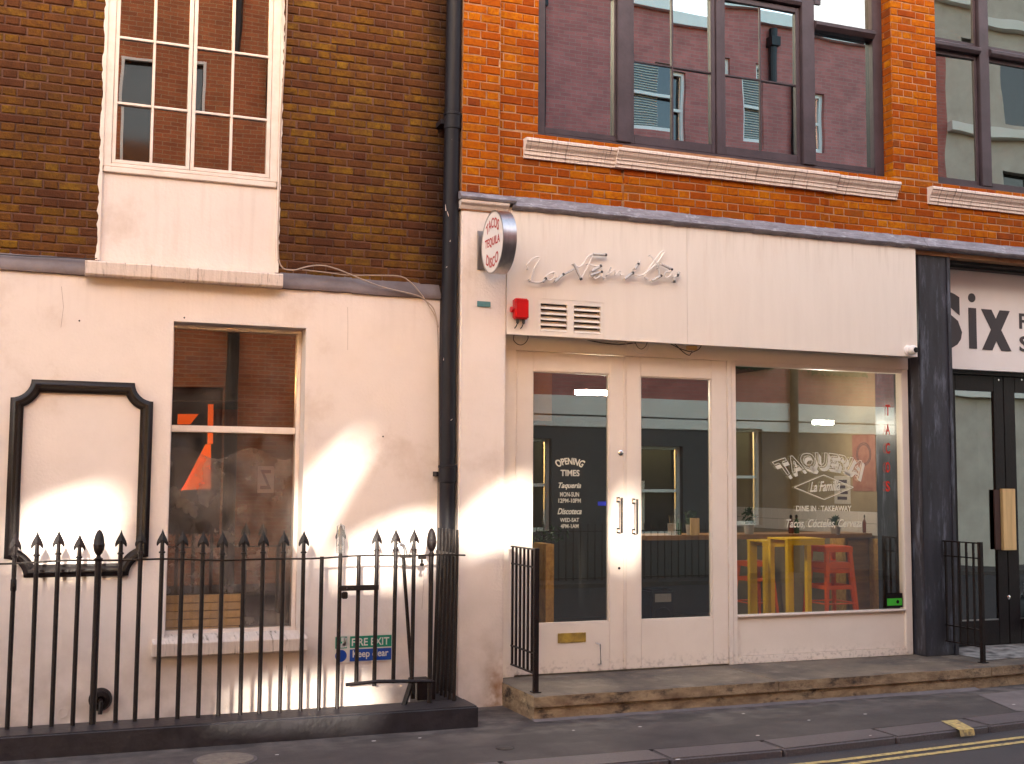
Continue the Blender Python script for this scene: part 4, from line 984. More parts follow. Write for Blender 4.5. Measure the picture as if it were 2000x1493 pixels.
# doors
def door(x0, x1, gl, gr, gt, gb, pivot_left):
    D = child_empty('glazed_door', RB, ((x0+x1)/2, SY, zst))
    gx0, gx1 = P(gl, 960, SY)[0], P(gr, 960, SY)[0]; mxp = (gl+gr)/2
    z1, z0 = P(mxp, gt, SY)[1], P(mxp, gb, SY)[1]
    f = B(); frame_ring(f, x0, x1, zst+.012, dz1, gx0-x0, x1-gx1, z0-zst-.012, dz1-z1, SY-.012, SY+.045)
    f.build('leaf', M['joinery'], D, bevel=.004)
    f = B(); frame_ring(f, gx0+.0005, gx1-.0005, z0+.0005, z1-.0005, .010, .010, .012, .010, SY-.004, SY+.03); f.build('glazing_bead', M['joinery'], D, bevel=.003)
    BX(gx0+.004, gx1-.004, SY+.014, SY+.020, z0+.004, z1-.004).build('pane', M['glass_shop'], D)
    hx = x0-.002 if pivot_left else x1+.002
    for py in ((742, 912, 1085, 1248) if not pivot_left else (742, 910, 1265)):
        hz = P(1007 if pivot_left else 1420, py, SY)[1]
        h = B()
        for i in range(3): h.lathe([(.009, i*.045+.002), (.009, i*.045+.042)], (hx, SY-.018, hz-.066), seg=10)
        h.lathe([(.006, -.008), (.006, 0)], (hx, SY-.018, hz-.066), seg=8); h.lathe([(.006, .136), (.006, .146)], (hx, SY-.018, hz-.066), seg=8)
        h.build('hinge', M['joinery'], D, smooth=True)
    return D, gx0, gx1, z0, z1
D1, g1x0, g1x1, g1z0, g1z1 = door(dx0, dxm-.003, 1038.5, 1189.5, 728, 1218, True)
D2, g2x0, g2x1, g2z0, g2z1 = door(dxm+.003, dx1, 1250.5, 1389.5, 738, 1210, False)
def handle(px, t, b_, D):
    x = P(px, 1007, SY)[0]; z1, z0 = P(px, t, SY)[1], P(px, b_, SY)[1]; yb = SY-.012
    h = B(); h.box(x-.012, x+.012, yb-.075, yb-.062, z0, z1); h.box(x-.012, x+.012, yb-.061, yb, z0+.01, z0+.03); h.box(x-.012, x+.012, yb-.061, yb, z1-.03, z1-.01)
    h.box(x-.017, x+.017, yb-.004, yb-.0005, z0-.005, z0+.045); h.box(x-.017, x+.017, yb-.004, yb-.0005, z1-.045, z1+.005)
    h.build('handle', M['chrome'], D, bevel=.002)
handle(1206, 972, 1041, D1); handle(1236, 975, 1043, D2)
x, z = P(1211, 885, SY); B().lathe([(.026, 0), (.026, -.006), (.018, -.012), (.008, -.013)], (x, SY-.012, z), 'y', 20).build('lock', M['chrome'], D1, smooth=True)
x, z = P(1208, 1110, SY); B().lathe([(.012, 0), (.012, -.004), (.006, -.0045)], (x, SY-.012, z), 'y', 16).build('keyhole', M['iron'], D1)
q = RC(1088, 1236, 1143, 1255, SY)
lb = B(); frame_ring(lb, q[0], q[1], q[2], q[3], .022, .022, .016, .016, SY-.019, SY-.0125); lb.build('letterbox', M['brass'], D1, bevel=.003)
BX(q[0]+.02, q[1]-.02, SY-.0165, SY-.0125, q[2]+.014, q[3]-.014).build('letterbox_flap', M['brass'], D1, bevel=.001)
x, z = P(1162, 1256, SY); x2, z2 = P(1169, 1296, SY)
B().tube([(x, SY-.012, z), (x, SY-.04, z), (x+.03, SY-.045, z-.005), (x2, SY-.045, z2), (x2-.015, SY-.02, z2-.002)], .006, 8).build('door_hook', M['chrome'], D1, smooth=True)
BX(P(1216.5, 1000, SY)[0], dxm-.0032, SY-.022, SY-.0125, zst+.02, dz1-.005).build('astragal', M['joinery'], D1, bevel=.002)

# --- window lettering (flat vinyl)
vy = SY+.012
def LT(s, l, t, r, b_, par, m=None, Y=vy, **k):
    q = RC(l, t, r, b_, Y); return lettering(s, q[0], q[1], q[2], q[3], Y, m or M['vinyl'], par, **k)
LT('OPENING', 1086, 901, 1140, 914, D1, bold=.025, arc=.030, fan=.7)
LT('TIMES', 1095, 918, 1132, 930.5, D1, bold=.025)
LT('Taqueria', 1091, 943, 1135, 957, D1, shear=.35, bold=.02)
LT('MON-SUN', 1094, 961.5, 1131, 970.5, D1, bold=.015)
LT('12PM-10PM', 1091, 974, 1134.5, 982.5, D1, bold=.015)
LT('Discoteca', 1089, 993, 1136, 1005, D1, shear=.35, bold=.02)
LT('WED-SAT', 1094, 1012, 1131, 1020, D1, bold=.015)
LT('4PM-1AM', 1095, 1024, 1130, 1032, D1, bold=.015)
q = RC(1168, 980, 1184, 988, vy); BX(q[0], q[1], vy, vy+.001, q[2], q[3]).build('blue_sticker', M['sticker_blue'], D1)
# TAQUERIA arched block lettering with drop shade: outline + shade, open centre
def block_arch(s, l, t, r, b_, arc, fan, par):
    q = RC(l, t, r, b_, vy); v, f = text2d(s, .035)
    out = []
    for u, tt in v:
        k = (u-.5)*2; x = q[0]+(q[1]-q[0])*u; z = q[2]+(q[3]-q[2])*tt
        out.append((x+fan*k*(tt-.5)*(q[3]-q[2]), z+arc*(1-k*k)))
    ed = {}
    for g in f:
        for i in range(len(g)): ed[(g[i], g[(i+1) % len(g)])] = 1
    bd = [e for e in ed if (e[1], e[0]) not in ed]
    ob_ = B(); sh = B(); wd = .006; dx, dz = .034, -.040
    ar = 0
    g = f[0]; ar = sum(out[g[i]][0]*out[g[(i+1) % len(g)]][1]-out[g[(i+1) % len(g)]][0]*out[g[i]][1] for i in range(len(g)))
    sg = 1 if ar > 0 else -1
    for i, j in bd:
        a, c = out[i], out[j]; ex, ez = c[0]-a[0], c[1]-a[1]; L_ = math.hypot(ex, ez)
        if L_ < 1e-6: continue
        nx_, nz_ = sg*ez/L_, -sg*ex/L_
        ob_.add([(a[0]-nx_*wd, vy-.0005, a[1]-nz_*wd), (c[0]-nx_*wd, vy-.0005, c[1]-nz_*wd), (c[0]+nx_*.001, vy-.0005, c[1]+nz_*.001), (a[0]+nx_*.001, vy-.0005, a[1]+nz_*.001)], [(0, 1, 2, 3)])
        if nx_*dx+nz_*dz > 0.0:
            sh.add([(a[0]+.25*dx, vy, a[1]+.25*dz), (c[0]+.25*dx, vy, c[1]+.25*dz), (c[0]+dx, vy, c[1]+dz), (a[0]+dx, vy, a[1]+dz)], [(0, 1, 2, 3)])
    ob_.build('letter_outline', M['vinyl'], par, fix=False); sh.build('letter_shade', M['vinyl'], par, fix=False)
block_arch('TAQUERIA', 1521, 904, 1684, 938, .10, .9, SW)
LT('DINE IN · TAKEAWAY', 1555, 988, 1663, 999, SW, bold=.02)
LT('Tacos, Cócteles, Cerveza', 1536, 1014, 1684, 1033, SW, shear=.35, bold=.015)
LT('La Familia', 1582, 940, 1641, 960, SW, shear=.35, bold=.02, arc=.0, tilt=.06)
dm = B(); cxz = [P(1551, 952, vy), P(1609, 928, vy), P(1667, 952, vy), P(1610, 976, vy)]
for i in range(4):
    a, c = Vector(cxz[i]), Vector(cxz[(i+1) % 4]); d = (c-a).normalized(); nn = Vector((-d.y, d.x))*.004
    dm.add([(a.x-nn.x, vy, a.y-nn.y), (c.x-nn.x, vy, c.y-nn.y), (c.x+nn.x, vy, c.y+nn.y), (a.x+nn.x, vy, a.y+nn.y)], [(0, 1, 2, 3)])
dm.build('diamond_outline', M['vinyl'], SW, fix=False)
for i, ch in enumerate('TACOS'):
    yc_ = 801+i*37.2
    LT(ch, 1729.5, yc_-10, 1738.5, yc_+11, SW, m=M['red_vinyl'], bold=.03)
# rating sticker low right
q = RC(1731, 1159, 1763, 1187, vy)
eb = BX(q[0], q[1], vy, vy+.001, q[2], q[3]).build('black_sticker', M['black'], SW)
BX(q[0]+.01, q[1]-.008, vy-.001, vy-.0002, q[2]+.02, q[3]-.05).build('green_sticker', M['sticker_green'], SW)
lettering('hygiene', q[0]+.02, q[0]+.06, q[3]-.035, q[3]-.02, vy-.001, M['vinyl'], SW) if False else None
B().lathe([(.018, 0), (.018, .0003)], (q[1]-.06, vy-.0015, q[2]+.055), 'y', 16).build('sticker_spot', M['black'], SW)

# ---- cafe interior
CI = thing('cafe_interior', 'dim taqueria interior behind the shop window and doors', 'room', (6, 11, zst))
xr1 = 8.22
ci = B(); ci.box(3.5, xr1, 13.6, 13.65, zst, 3.3); ci.box(3.45, 3.5, 9.9, 13.6, zst, 3.3)
ci.build('back_wall', M['room_dark'], CI)
BX(xr1, xr1+.05, 9.77, 13.6, zst, 3.3).build('side_wall', M['room_wall'], CI)
BX(3.5, xr1, 9.78, 13.6, 3.25, 3.3).build('ceiling', M['room_dark'], CI)
BX(3.5, xr1, 9.78, 13.6, zst-.05, zst+.002).build('floor', M['room_floor'], CI)
# chipboard dado on the side wall and tiles above it
zt0 = P(1720, 1052, 9.9)[1]; zt1 = P(1740, 1003, 9.9)[1]
BX(xr1-.02, xr1-.001, 9.80, 11.2, zst, zt0-.03).build('chipboard_dado', M['osb'], CI)
BX(xr1-.006, xr1-.0005, 9.80, 13.4, zt0, zt1).build('tile_bed', M['grout'], CI)
for i in range(24):
    for k in range(2):
        y0 = 9.805+i*.15; z0 = zt0+k*(zt1-zt0)/2
        BX(xr1-.012, xr1-.0065, y0, y0+.144, z0+.002, z0+(zt1-zt0)/2-.003).build('tile', M['tile'], CI)
# posters on side wall
Yq = 10.15
po = thing('red_poster', 'faded pink poster with a round drawn design on the cafe side wall', 'poster', (xr1, 10.5, 2))
def XP(px, py, X):
    d = ray(px, py); t = X/d.x; return d.y*t, HC+d.z*t
a = XP(1665, 850, xr1); c = XP(1712, 960, xr1)
BX(xr1-.006, xr1-.002, c[0], a[0], c[1], a[1]).build('sheet', M['poster_red'], po)
ym_, zm_ = (a[0]+c[0])/2, (a[1]*.65+c[1]*.35)
rg = B()
for rad in (.10, .085):
    rg.lathe([(rad*1.25, 0), (rad*1.25, -.001), ((rad-.006)*1.25, -.0012), ((rad-.006)*1.25, 0)], (xr1-.0065, ym_, zm_), 'x', 28, caps=False)
rg.build('drawing', M['poster_ink'], po)
po = thing('white_notice', 'white notice with bold black print on the cafe side wall', 'notice', (xr1, 11, 1.8))
a = XP(1630, 930, xr1); c = XP(1662, 985, xr1)
BX(xr1-.006, xr1-.002, c[0], a[0], c[1], a[1]).build('sheet', M['poster_white'], po)
t = B(); hh = a[1]-c[1]; ww = a[0]-c[0]
for i, (l_, r_) in enumerate(((.2, .8), (.15, .6), (.3, .85), (.2, .7))): t.box(xr1-.008, xr1-.0065, c[0]+ww*l_, c[0]+ww*r_, c[1]+hh*(.15+.2*i), c[1]+hh*(.15+.2*i+.11))
t.build('print', M['poster_ink'], po)
# counter shelf
CY = 10.46
cz1 = P(1600, 1043, CY)[1]; cz0 = P(1600, 1052, CY)[1]
ct = thing('window_counter', 'long oiled wood counter shelf inside the shop window', 'counter', (6.5, CY, zst))
BX(P(1262, 1045, CY)[0], xr1-.02, CY, CY+.45, cz0, cz1).build('top', M['wood'], ct, bevel=.004)
BX(xr1-.3, xr1-.03, CY+.05, CY+.09, zst, cz0-.001).build('bracket', M['wood'], ct)
BX(P(1270, 1045, CY)[0], P(1280, 1045, CY)[0], CY+.35, CY+.42, zst, cz0-.001).build('leg', M['wood'], ct)
# yellow table frames
def yellow_table(px0, px1, Y, pt_, label):
    x0, x1 = P(px0, 1100, Y)[0], P(px1, 1100, Y)[0]; z1 = P(px0, pt_, Y)[1]
    t = thing('yellow_table', label, 'table', ((x0+x1)/2, Y, zst), 'yellow framed tables inside the shop window')
    s_ = .05
    b = BX(x0, x1+.16, Y, Y+s_, z1-.05, z1); b.build('rail', M['yellow_metal'], t, bevel=.003)
    BX(x0, x1+.16, Y+.3, Y+.3+s_, z1-.05, z1).build('rail', M['yellow_metal'], t, bevel=.003)
    for a in (x0, x1-s_):
        BX(a, a+s_, Y, Y+s_, zst, z1-.051).build('leg', M['yellow_metal'], t, bevel=.003)
        BX(a, a+s_, Y+.3, Y+.3+s_, zst, z1-.051).build('leg', M['yellow_metal'], t, bevel=.003)
    BX(x0-.003, x1+.163, Y-.003, Y+.353, z1+.001, z1+.018).build('top', M['yellow_metal'], t)
yellow_table(1539, 1585, 10.02, 1056, 'yellow framed table nearest the orange stools inside the window')
yellow_table(1494, 1509, 11.2, 1060, 'yellow framed table further back in the dim cafe')
# stacked orange stools
def stool(cx_, cy_, z0, h, label, rot=0.):
    t = thing('metal_stool', label, 'stool', (cx_, cy_, z0), 'orange metal stools stacked in the cafe')
    a, c_b = .155, .215
    def cor(k, s_): return [(cx_+sx_*s_, cy_+sy_*s_) for sx_, sy_ in ((-1, -1), (1, -1), (1, 1), (-1, 1))][k]
    s = B(); s.box(cx_-a, cx_+a, cy_-a, cy_+a, z0+h-.012, z0+h); s.build('seat', M['orange_metal'], t, bevel=.02, seg=3, smooth=True)
    sk_ = B(); frame_ring(sk_, cx_-a-.006, cx_+a+.006, z0+h-.075, z0+h-.013, .03, .03, .001, .001, cy_-a-.006, cy_-a+.002)
    sk_ = B(); sk_.box(cx_-a-.004, cx_+a+.004, cy_-a-.006, cy_-a, z0+h-.06, z0+h-.008); sk_.box(cx_-a-.004, cx_+a+.004, cy_+a, cy_+a+.006, z0+h-.06, z0+h-.008)
    sk_.box(cx_-a-.008, cx_-a-.004, cy_-a, cy_+a, z0+h-.06, z0+h-.008); sk_.box(cx_+a+.004, cx_+a+.008, cy_-a, cy_+a, z0+h-.06, z0+h-.008)
    sk_.build('apron', M['orange_metal'], t)
    for k in range(4):
        p1 = cor(k, a); p0 = cor(k, c_b); l = B(); wd = .03
        sx_ = 1 if p1[0] < cx_ else -1; sy_ = 1 if p1[1] < cy_ else -1
        vs = [(p0[0], p0[1], z0), (p0[0]+sx_*wd*.7, p0[1], z0), (p0[0]+sx_*wd*.7, p0[1]+sy_*wd*.7, z0), (p0[0], p0[1]+sy_*wd*.7, z0),
              (p1[0], p1[1], z0+h-.02), (p1[0]+sx_*wd*1.5, p1[1], z0+h-.02), (p1[0]+sx_*wd*1.5, p1[1]+sy_*wd*1.5, z0+h-.02), (p1[0], p1[1]+sy_*wd*1.5, z0+h-.02)]
        l.add(vs, [(3, 2, 1, 0), (4, 5, 6, 7), (0, 1, 5, 4), (1, 2, 6, 5), (2, 3, 7, 6), (3, 0, 4, 7)]); l.build('leg', M['orange_metal'], t, bevel=.004)
    st_z = z0+h*.36; s_ = c_b-(c_b-a)*.36
    r_ = B()
    for k in range(4): p, q_ = cor(k, s_-.01), cor((k+1) % 4, s_-.01); r_.tube([(*p, st_z), (*q_, st_z)], .008, 6)
    r_.build('footrest', M['orange_metal'], t)
    st_z = z0+h*.72; s_ = c_b-(c_b-a)*.72; r_ = B()
    for k in range(4): p, q_ = cor(k, s_-.01), cor((k+1) % 4, s_-.01); r_.box(min(p[0], q_[0])-.003, max(p[0], q_[0])+.003, min(p[1], q_[1])-.003, max(p[1], q_[1])+.003, st_z-.02, st_z+.02)
    r_.build('cross_brace', M['orange_metal'], t)
    return t
sy_s = 10.17
sxc = P(1639, 1100, sy_s-.15)[0]; ztop_s = P(1638, 1067, sy_s-.15)[1]
hs = ztop_s-zst-.16
stool(sxc, sy_s, zst, hs, 'lower orange metal stool of the stack inside the shop window')
stool(sxc, sy_s, zst+.16, hs, 'upper orange metal stool nested on the stack inside the shop window')
# tall stool in the dark further in
stool(P(1483, 1100, 12.2)[0], 12.3, zst, .75, 'single orange stool standing in the dark behind the yellow table')
# plants on counter
def plant(px, py, Y, label, s=.12):
    x, z = P(px, py, Y); t = thing('potted_plant', label, 'plant', (x, Y, z), 'pot plants along the window counter')
    B().lathe([(.045, 0), (.055, .1), (.05, .1)], (x, Y, z), seg=14).build('pot', M['pot'], t, smooth=True)
    b = B(); r = random.Random(px)
    for i in range(70):
        th = r.random()*6.28; ph = r.random(); rr = s*(.3+.7*r.random()); c = Vector((x+rr*math.cos(th)*ph, Y+rr*math.sin(th)*ph, z+.1+r.random()*s*1.3))
        d = Vector((r.uniform(-1, 1), r.uniform(-1, 1), r.uniform(-.2, 1))).normalized()*.035; e = d.cross(Vector((r.random(), r.random(), r.random()))).normalized()*.011
        b.add([c-d, c+e, c+d, c-e], [(0, 1, 2, 3)])
    b.build('foliage', M['leaf'], t, fix=False)
plant(1463, 1043, 10.5, 'bushy pot plant at the left end of the window counter')
plant(1632, 1045, 10.5, 'small pot plant on the counter below the drinks lettering', .07)
plant(1350, 1045, 10.5, 'dark pot plant on the counter seen through the right door', .10)
# menu board on counter
x, z = P(1358, 1043, 10.4); tag(BX(x-.05, x+.05, 10.4, 10.42, cz1, cz1+.17).build('menu_stand', M['plank'], bevel=.003), 'small timber menu stand on the counter seen through the right door', 'menu stand')
# chipboard post by left door, dark post above
x0, x1 = P(1066, 1150, 10.2)[0], P(1082, 1150, 10.2)[0]; zt_ = P(1075, 1063, 10.2)[1]
tag(BX(x0, x1, 10.2, 10.5, zst, zt_).build('chipboard_partition', M['osb'], bevel=.003), 'upright chipboard partition edge seen through the left glazed door', 'partition')
x, z = P(1074, 1063, 10.35)
pl_ = thing('fern_plant', 'green fern on the chipboard partition behind the left door', 'plant', (x, 10.35, zt_))
b = B(); r = random.Random(5)
for i in range(90):
    c = Vector((x+r.gauss(-.02, .08), 10.35+r.gauss(0, .06), zt_+.02+r.random()*.14)); d = Vector((r.uniform(-1, 1), r.uniform(-1, 1), r.uniform(-.3, 1))).normalized()*.03; e = d.cross(Vector((r.random(), r.random(), r.random()))).normalized()*.008
    b.add([c-d, c+e, c+d, c-e], [(0, 1, 2, 3)])
b.build('foliage', M['leaf'], pl_, fix=False)
q = RC(1042, 722, 1078, 822, 10.1); tag(BX(q[0], q[1], 10.1, 10.14, q[2], q[3]+.3).build('hanging_amber_board', mat('amber_panel', (.30, .12, .03), .6, c2=(.22, .085, .02), ns=4)), 'amber timber panel hanging high behind the left door', 'panel')
# speaker on floor
x, z = P(1295, 1180, 10.6)
spk = thing('floor_speaker', 'black floor speaker with a silver plate behind the right door', 'speaker', (x, 10.6, zst))
BX(x-.13, x+.13, 10.6, 10.85, zst, z+.14).build('cabinet', M['black'], spk, bevel=.02)
BX(x-.09, x+.09, 10.595, 10.5995, z+.02, z+.10).build('plate', M['alu'], spk)
B().lathe([(.09, 0), (.085, -.006), (.03, -.002)], (x, 10.598, z-.12), 'y', 24).build('cone', M['iron'], spk)
# ceiling lamps (lit in the photograph)
q = RC(1134, 766, 1183, 785, 11.0)
tag(BX(q[0], q[1]+.1, 11.0, 11.14, q[3]-.02, q[3]+.02).build('ceiling_lamp', M['lamp']), 'lit white ceiling lamp seen through the top of the left door', 'lamp')
q = RC(1594, 822, 1628, 829, 10.5)
tag(BX(q[0], q[1], 10.5, 10.56, q[2], q[3]).build('ceiling_lamp', M['lamp']), 'lit ceiling lamp seen through the shop window above the arched lettering', 'lamp')

# bottles and glasses on the counter, framed pictures on the back wall
M['bottle'] = mat('dark_sauce_bottle', (.10, .02, .012), .2); M['bottle_g'] = mat('green_sauce_bottle', (.03, .08, .03), .2); M['jar'] = mat('steel_cutlery_pot', (.4, .37, .34), .35, .6)
for i, (px, kind, lab) in enumerate([(1545, 0, 'red sauce bottle on the counter above the yellow table'), (1556, 1, 'green sauce bottle beside the red one on the window counter'), (1690, 0, 'red sauce bottle on the counter nearest the side wall'), (1700, 2, 'steel cutlery pot on the counter near the side wall'), (1312, 2, 'steel cutlery pot on the counter seen through the right door'), (1326, 1, 'green bottle on the counter seen through the right door')]):
    Yb = 10.6; X = P(px, 1040, Yb)[0]; t = thing('sauce_bottle' if kind < 2 else 'cutlery_pot', lab, 'bottle' if kind < 2 else 'pot', (X, Yb, cz1))
    if kind < 2:
        B().lathe([(.026, 0), (.028, .01), (.028, .11), (.012, .145), (.011, .16)], (X, Yb, cz1), seg=12).build('body', M['bottle'] if kind == 0 else M['bottle_g'], t, smooth=True)
        B().lathe([(.014, .16), (.014, .185), (.005, .195)], (X, Yb, cz1), seg=10).build('cap', M['black'], t)
    else:
        B().lathe([(.038, 0), (.042, .11), (.039, .11)], (X, Yb, cz1), seg=14).build('body', M['jar'], t, smooth=True)
        for k in range(4): B().tube([(X+.01*k-.015, Yb, cz1+.08), (X+.02*k-.03, Yb, cz1+.19)], .004, 5).build('fork_handle', M['chrome'], t)
for px0, py0, px1, py1, lab in [(1470, 900, 1500, 950, 'small framed picture on the back wall at the left of the shop window')]:
    q = RC(px0, py0, px1, py1, 13.58); t = thing('framed_picture', lab, 'picture', ((q[0]+q[1])/2, 13.58, q[2]))
    f = B(); frame_ring(f, *q, .03, .03, .03, .03, 13.55, 13.58); f.build('frame', M['wood'], t)
    BX(q[0]+.03, q[1]-.03, 13.57, 13.579, q[2]+.03, q[3]-.03).build('print', M['poster_red'], t)
# ---- things on fascia / pilaster
# projecting round sign
FXs = P(963, 472, 9.13)[0]; zs_c = P(963, 473, 9.13)[1]; rs = .262; ycn = 9.135
ps_ = thing('projecting_round_sign', 'round double-sided sign reading TACOS TEQUILA DISCO projecting from the pilaster', 'sign', (FXs, 9.4, zs_c))
B().lathe([(rs, 0), (rs, .11)], (FXs, ycn, zs_c), 'x', 56).build('drum', M['alu'], ps_, smooth=True)
B().lathe([(rs-.012, -.003), (rs-.012, -.0005)], (FXs, ycn, zs_c), 'x', 56).build('face', M['sign_white'], ps_)
B().lathe([(rs+.001, -.006), (rs+.001, .004), (rs-.011, .004), (rs-.011, -.006), (rs+.001, -.006)], (FXs, ycn, zs_c), 'x', 56, caps=False).build('trim', M['alu'], ps_)
def sign_text(s, zc_, wdt, h, arc):
    v, f = text2d(s, .02); out = []
    for u, t in v:
        k = (u-.5)*2; yy = ycn+wdt/2-wdt*u; z = zc_-h/2+h*t+arc*(1-k*k)-arc*.5
        yy -= (arc*5*k*(t-.5)*h); out.append((FXs-.005, yy, z))
    b = B(); b.add(out, f); b.build('lettering', M['sign_red'], ps_, fix=False)
sign_text('TACOS', zs_c+.135, .30, .085, .05); sign_text('TEQUILA', zs_c+.0, .35, .085, 0); sign_text('DISCO', zs_c-.145, .28, .085, -.05)
q = RC(932, 452, 946, 527, PB); BX(q[0], q[0]+.04+q[1]-q[0], PB-.008, PB+.004, q[2], q[3]).build('bracket_plate', M['alu'], ps_)
BX(FXs+.03, FXs+.07, PB-.06, PB-.0085, zs_c-.13, zs_c+.13).build('bracket', M['alu'], ps_)
# teal plate
q = RC(932, 589, 958, 600, PB)
tag(BX(q[0], q[1], PB-.004, PB+.004, q[2], q[3]).build('teal_plate', M['teal'], bevel=.002), 'small teal rectangular plate screwed to the pilaster below the round sign', 'plate')
# alarm box
q = RC(998, 585, 1027, 625, FY)
al = thing('alarm_box', 'red alarm box with two cable glands at the left end of the fascia', 'alarm', (q[0], FY, q[2]))
BX(q[0]+.01, q[1], FY-.075, FY, q[2], q[3]).build('case', M['alarm_red'], al, bevel=.012, seg=3, smooth=True)
B().lathe([(.025, 0), (.025, .02), (.012, .03)], (q[0]-.018, FY-.04, (q[2]+q[3])/2-.01), 'x', 12).build('knob', M['alarm_red'], al)
for fx in (.35, .75):
    x = q[0]+(q[1]-q[0])*fx; g = B(); g.lathe([(.013, 0), (.013, -.03), (.006, -.04)], (x, FY-.035, q[2]), seg=10)
    g.tube([(x, FY-.035, q[2]-.03), (x-.01, FY-.03, q[2]-.06), (x-.015, FY-.005, q[2]-.075)], .005, 6); g.build('cable_gland', M['cable_black'], al)
# neon script
NZ = [('t', [(180, 262), (168, 215), (225, 150), (285, 128), (308, 140), (285, 190), (250, 250), (225, 330), (212, 395)]), ('t', [(200, 375), (215, 400), (265, 412), (340, 405)]),
      ('g', [(345, 405), (372, 372)]), ('t', [(372, 372), (385, 335), (430, 308), (480, 293)]), ('t', [(480, 293), (470, 350), (425, 388), (395, 375), (400, 340)]), ('t', [(485, 300), (500, 360)]),
      ('g', [(480, 405), (570, 325)]), ('g2', [(570, 328), (690, 265)]), ('g', [(690, 203), (770, 370)]), ('t', [(700, 210), (745, 240), (800, 200), (830, 145), (870, 108), (905, 96)]), ('g', [(905, 96), (1043, 104)]),
      ('t', [(900, 115), (870, 180), (820, 280), (775, 365)]), ('t', [(850, 205), (920, 228), (975, 222)]), ('g', [(890, 288), (985, 230)]), ('g', [(880, 332), (995, 294)]), ('t', [(995, 294), (975, 345), (925, 370), (915, 345)]), ('t', [(998, 300), (1010, 350), (1040, 365)]),
      ('g2', [(1105, 242), (1070, 330)]), ('t', [(1070, 330), (1115, 290), (1150, 272), (1150, 325), (1190, 288), (1215, 290), (1210, 330), (1250, 322)]), ('g', [(1258, 375), (1345, 306)]), ('g', [(1372, 262), (1408, 210)]), ('t', [(1408, 208), (1430, 172)]),
      ('t', [(1360, 320), (1430, 335), (1520, 285), (1620, 190), (1690, 90), (1700, 62), (1660, 80), (1580, 180), (1500, 300), (1480, 355), (1520, 372)]),
      ('t', [(1545, 108), (1575, 140), (1600, 200), (1640, 250)]), ('g2', [(1590, 165), (1640, 250)]), ('g2', [(1640, 250), (1648, 335)]), ('g', [(1562, 395), (1660, 338)]), ('g', [(1665, 206), (1780, 264)]),
      ('t', [(1780, 264), (1750, 290), (1712, 300), (1705, 345), (1740, 355), (1775, 320), (1785, 275)]), ('t', [(1785, 280), (1800, 345), (1830, 340), (1868, 296)]), ('g', [(1868, 296), (1850, 330)]), ('g', [(1815, 350), (1812, 400)])]
ne = thing('neon_script_sign', 'unlit neon tube script reading La Familia on the pink fascia', 'neon sign', (P(1180, 530, FY)[0], FY, P(1180, 530, FY)[1]))
Yn = FY-.045
def nz(p): X, Z = P(1000+p[0]/5.714, 480+p[1]/5.714, Yn); return Vector((X, Yn, Z))
capb = B(); sup = B()
for kind, pts in NZ:
    v = [nz(p) for p in pts]; out = []
    for i in range(len(v)-1):
        p0, p1, p2, p3 = v[max(i-1, 0)], v[i], v[i+1], v[min(i+2, len(v)-1)]
        for k in range(4): t = k/4; out.append(.5*((2*p1)+(-p0+p2)*t+(2*p0-5*p1+4*p2-p3)*t*t+(-p0+3*p1-3*p2+p3)*t**3))
    out.append(v[-1])
    B().tube(out, {'t': .0064, 'g': .0125, 'g2': .008}[kind], 8).build('tube' if kind == 't' else 'coated_tube', M['neon'] if kind == 't' else M['neon_grey'], ne, smooth=True)
    if kind == 'g':
        d = (v[-1]-v[0]).normalized(); e = v[-1] if v[-1].z > v[0].z or len(pts) == 2 else v[0]
        capb.tube([e-d*.008, e+d*.012], .0128, 8)
    if kind != 'g2':
        for e in (v[0], v[-1]): sup.tube([e, e+Vector((0, .045, 0))], .003, 6)
capb.build('end_caps', M['neon_cap'], ne); sup.build('tube_supports', M['neon_grey'], ne)
# cctv
x, z = P(1775, 685, FY)
cc = thing('dome_camera', 'white eyeball security camera at the right end of the fascia', 'security camera', (x, FY, z))
B().lathe([(.05, 0), (.05, -.014), (.04, -.02)], (x-.01, FY, z), 'y', 24).build('base', M['sign_white'], cc, smooth=True)
B().lathe([(.02, -.012), (.040, -.03), (.047, -.055), (.042, -.08), (.028, -.095)], (x, FY, z), 'y', 24).build('ball', M['sign_white'], cc, smooth=True)
B().lathe([(.026, -.094), (.026, -.100), (.012, -.102)], (x+.005, FY, z-.003), 'y', 20).build('lens', M['black'], cc, smooth=True)
# wires under fascia
def wire(pts, Y, r_, m, label):
    return cable(pts, Y, r_, m, label)
wire([(1004, 655), (1003, 664), (1010, 672), (1018, 674), (1026, 670), (1031, 662), (1031, 655)], 9.5, .0035, M['cable_black'], 'black cable loop hanging under the fascia above the left hinge')
wire([(1237, 668), (1237, 680), (1243, 688), (1252, 691), (1262, 687), (1266, 678), (1265, 668)], 9.5, .003, M['cable_white'], 'pale cable loop hanging under the fascia above the door seam')
wire([(1221, 667), (1224, 676), (1228, 685)], 9.51, .003, M['cable_white'], 'short pale cable end poking below the fascia left of the pale loop')
wire([(1240, 668), (1246, 679), (1254, 682), (1262, 675), (1264, 668)], 9.53, .003, M['cable_black'], 'small black cable loop inside the pale loop under the fascia')
wire([(1318, 672), (1330, 684), (1340, 692), (1347, 694), (1351, 689), (1364, 683), (1370, 675)], 9.5, .004, M['cable_black'], 'black cable sagging below the fascia joint over the right door')
wire([(1310, 672), (1328, 681), (1346, 687), (1352, 686)], 9.52, .004, M['cable_black'], 'second black cable running into the knot over the right door')
wire([(1130, 660), (1170, 669), (1210, 673), (1240, 670)], 9.56, .006, M['cable_black'], 'dark cable run tucked beneath the fascia over the left door')
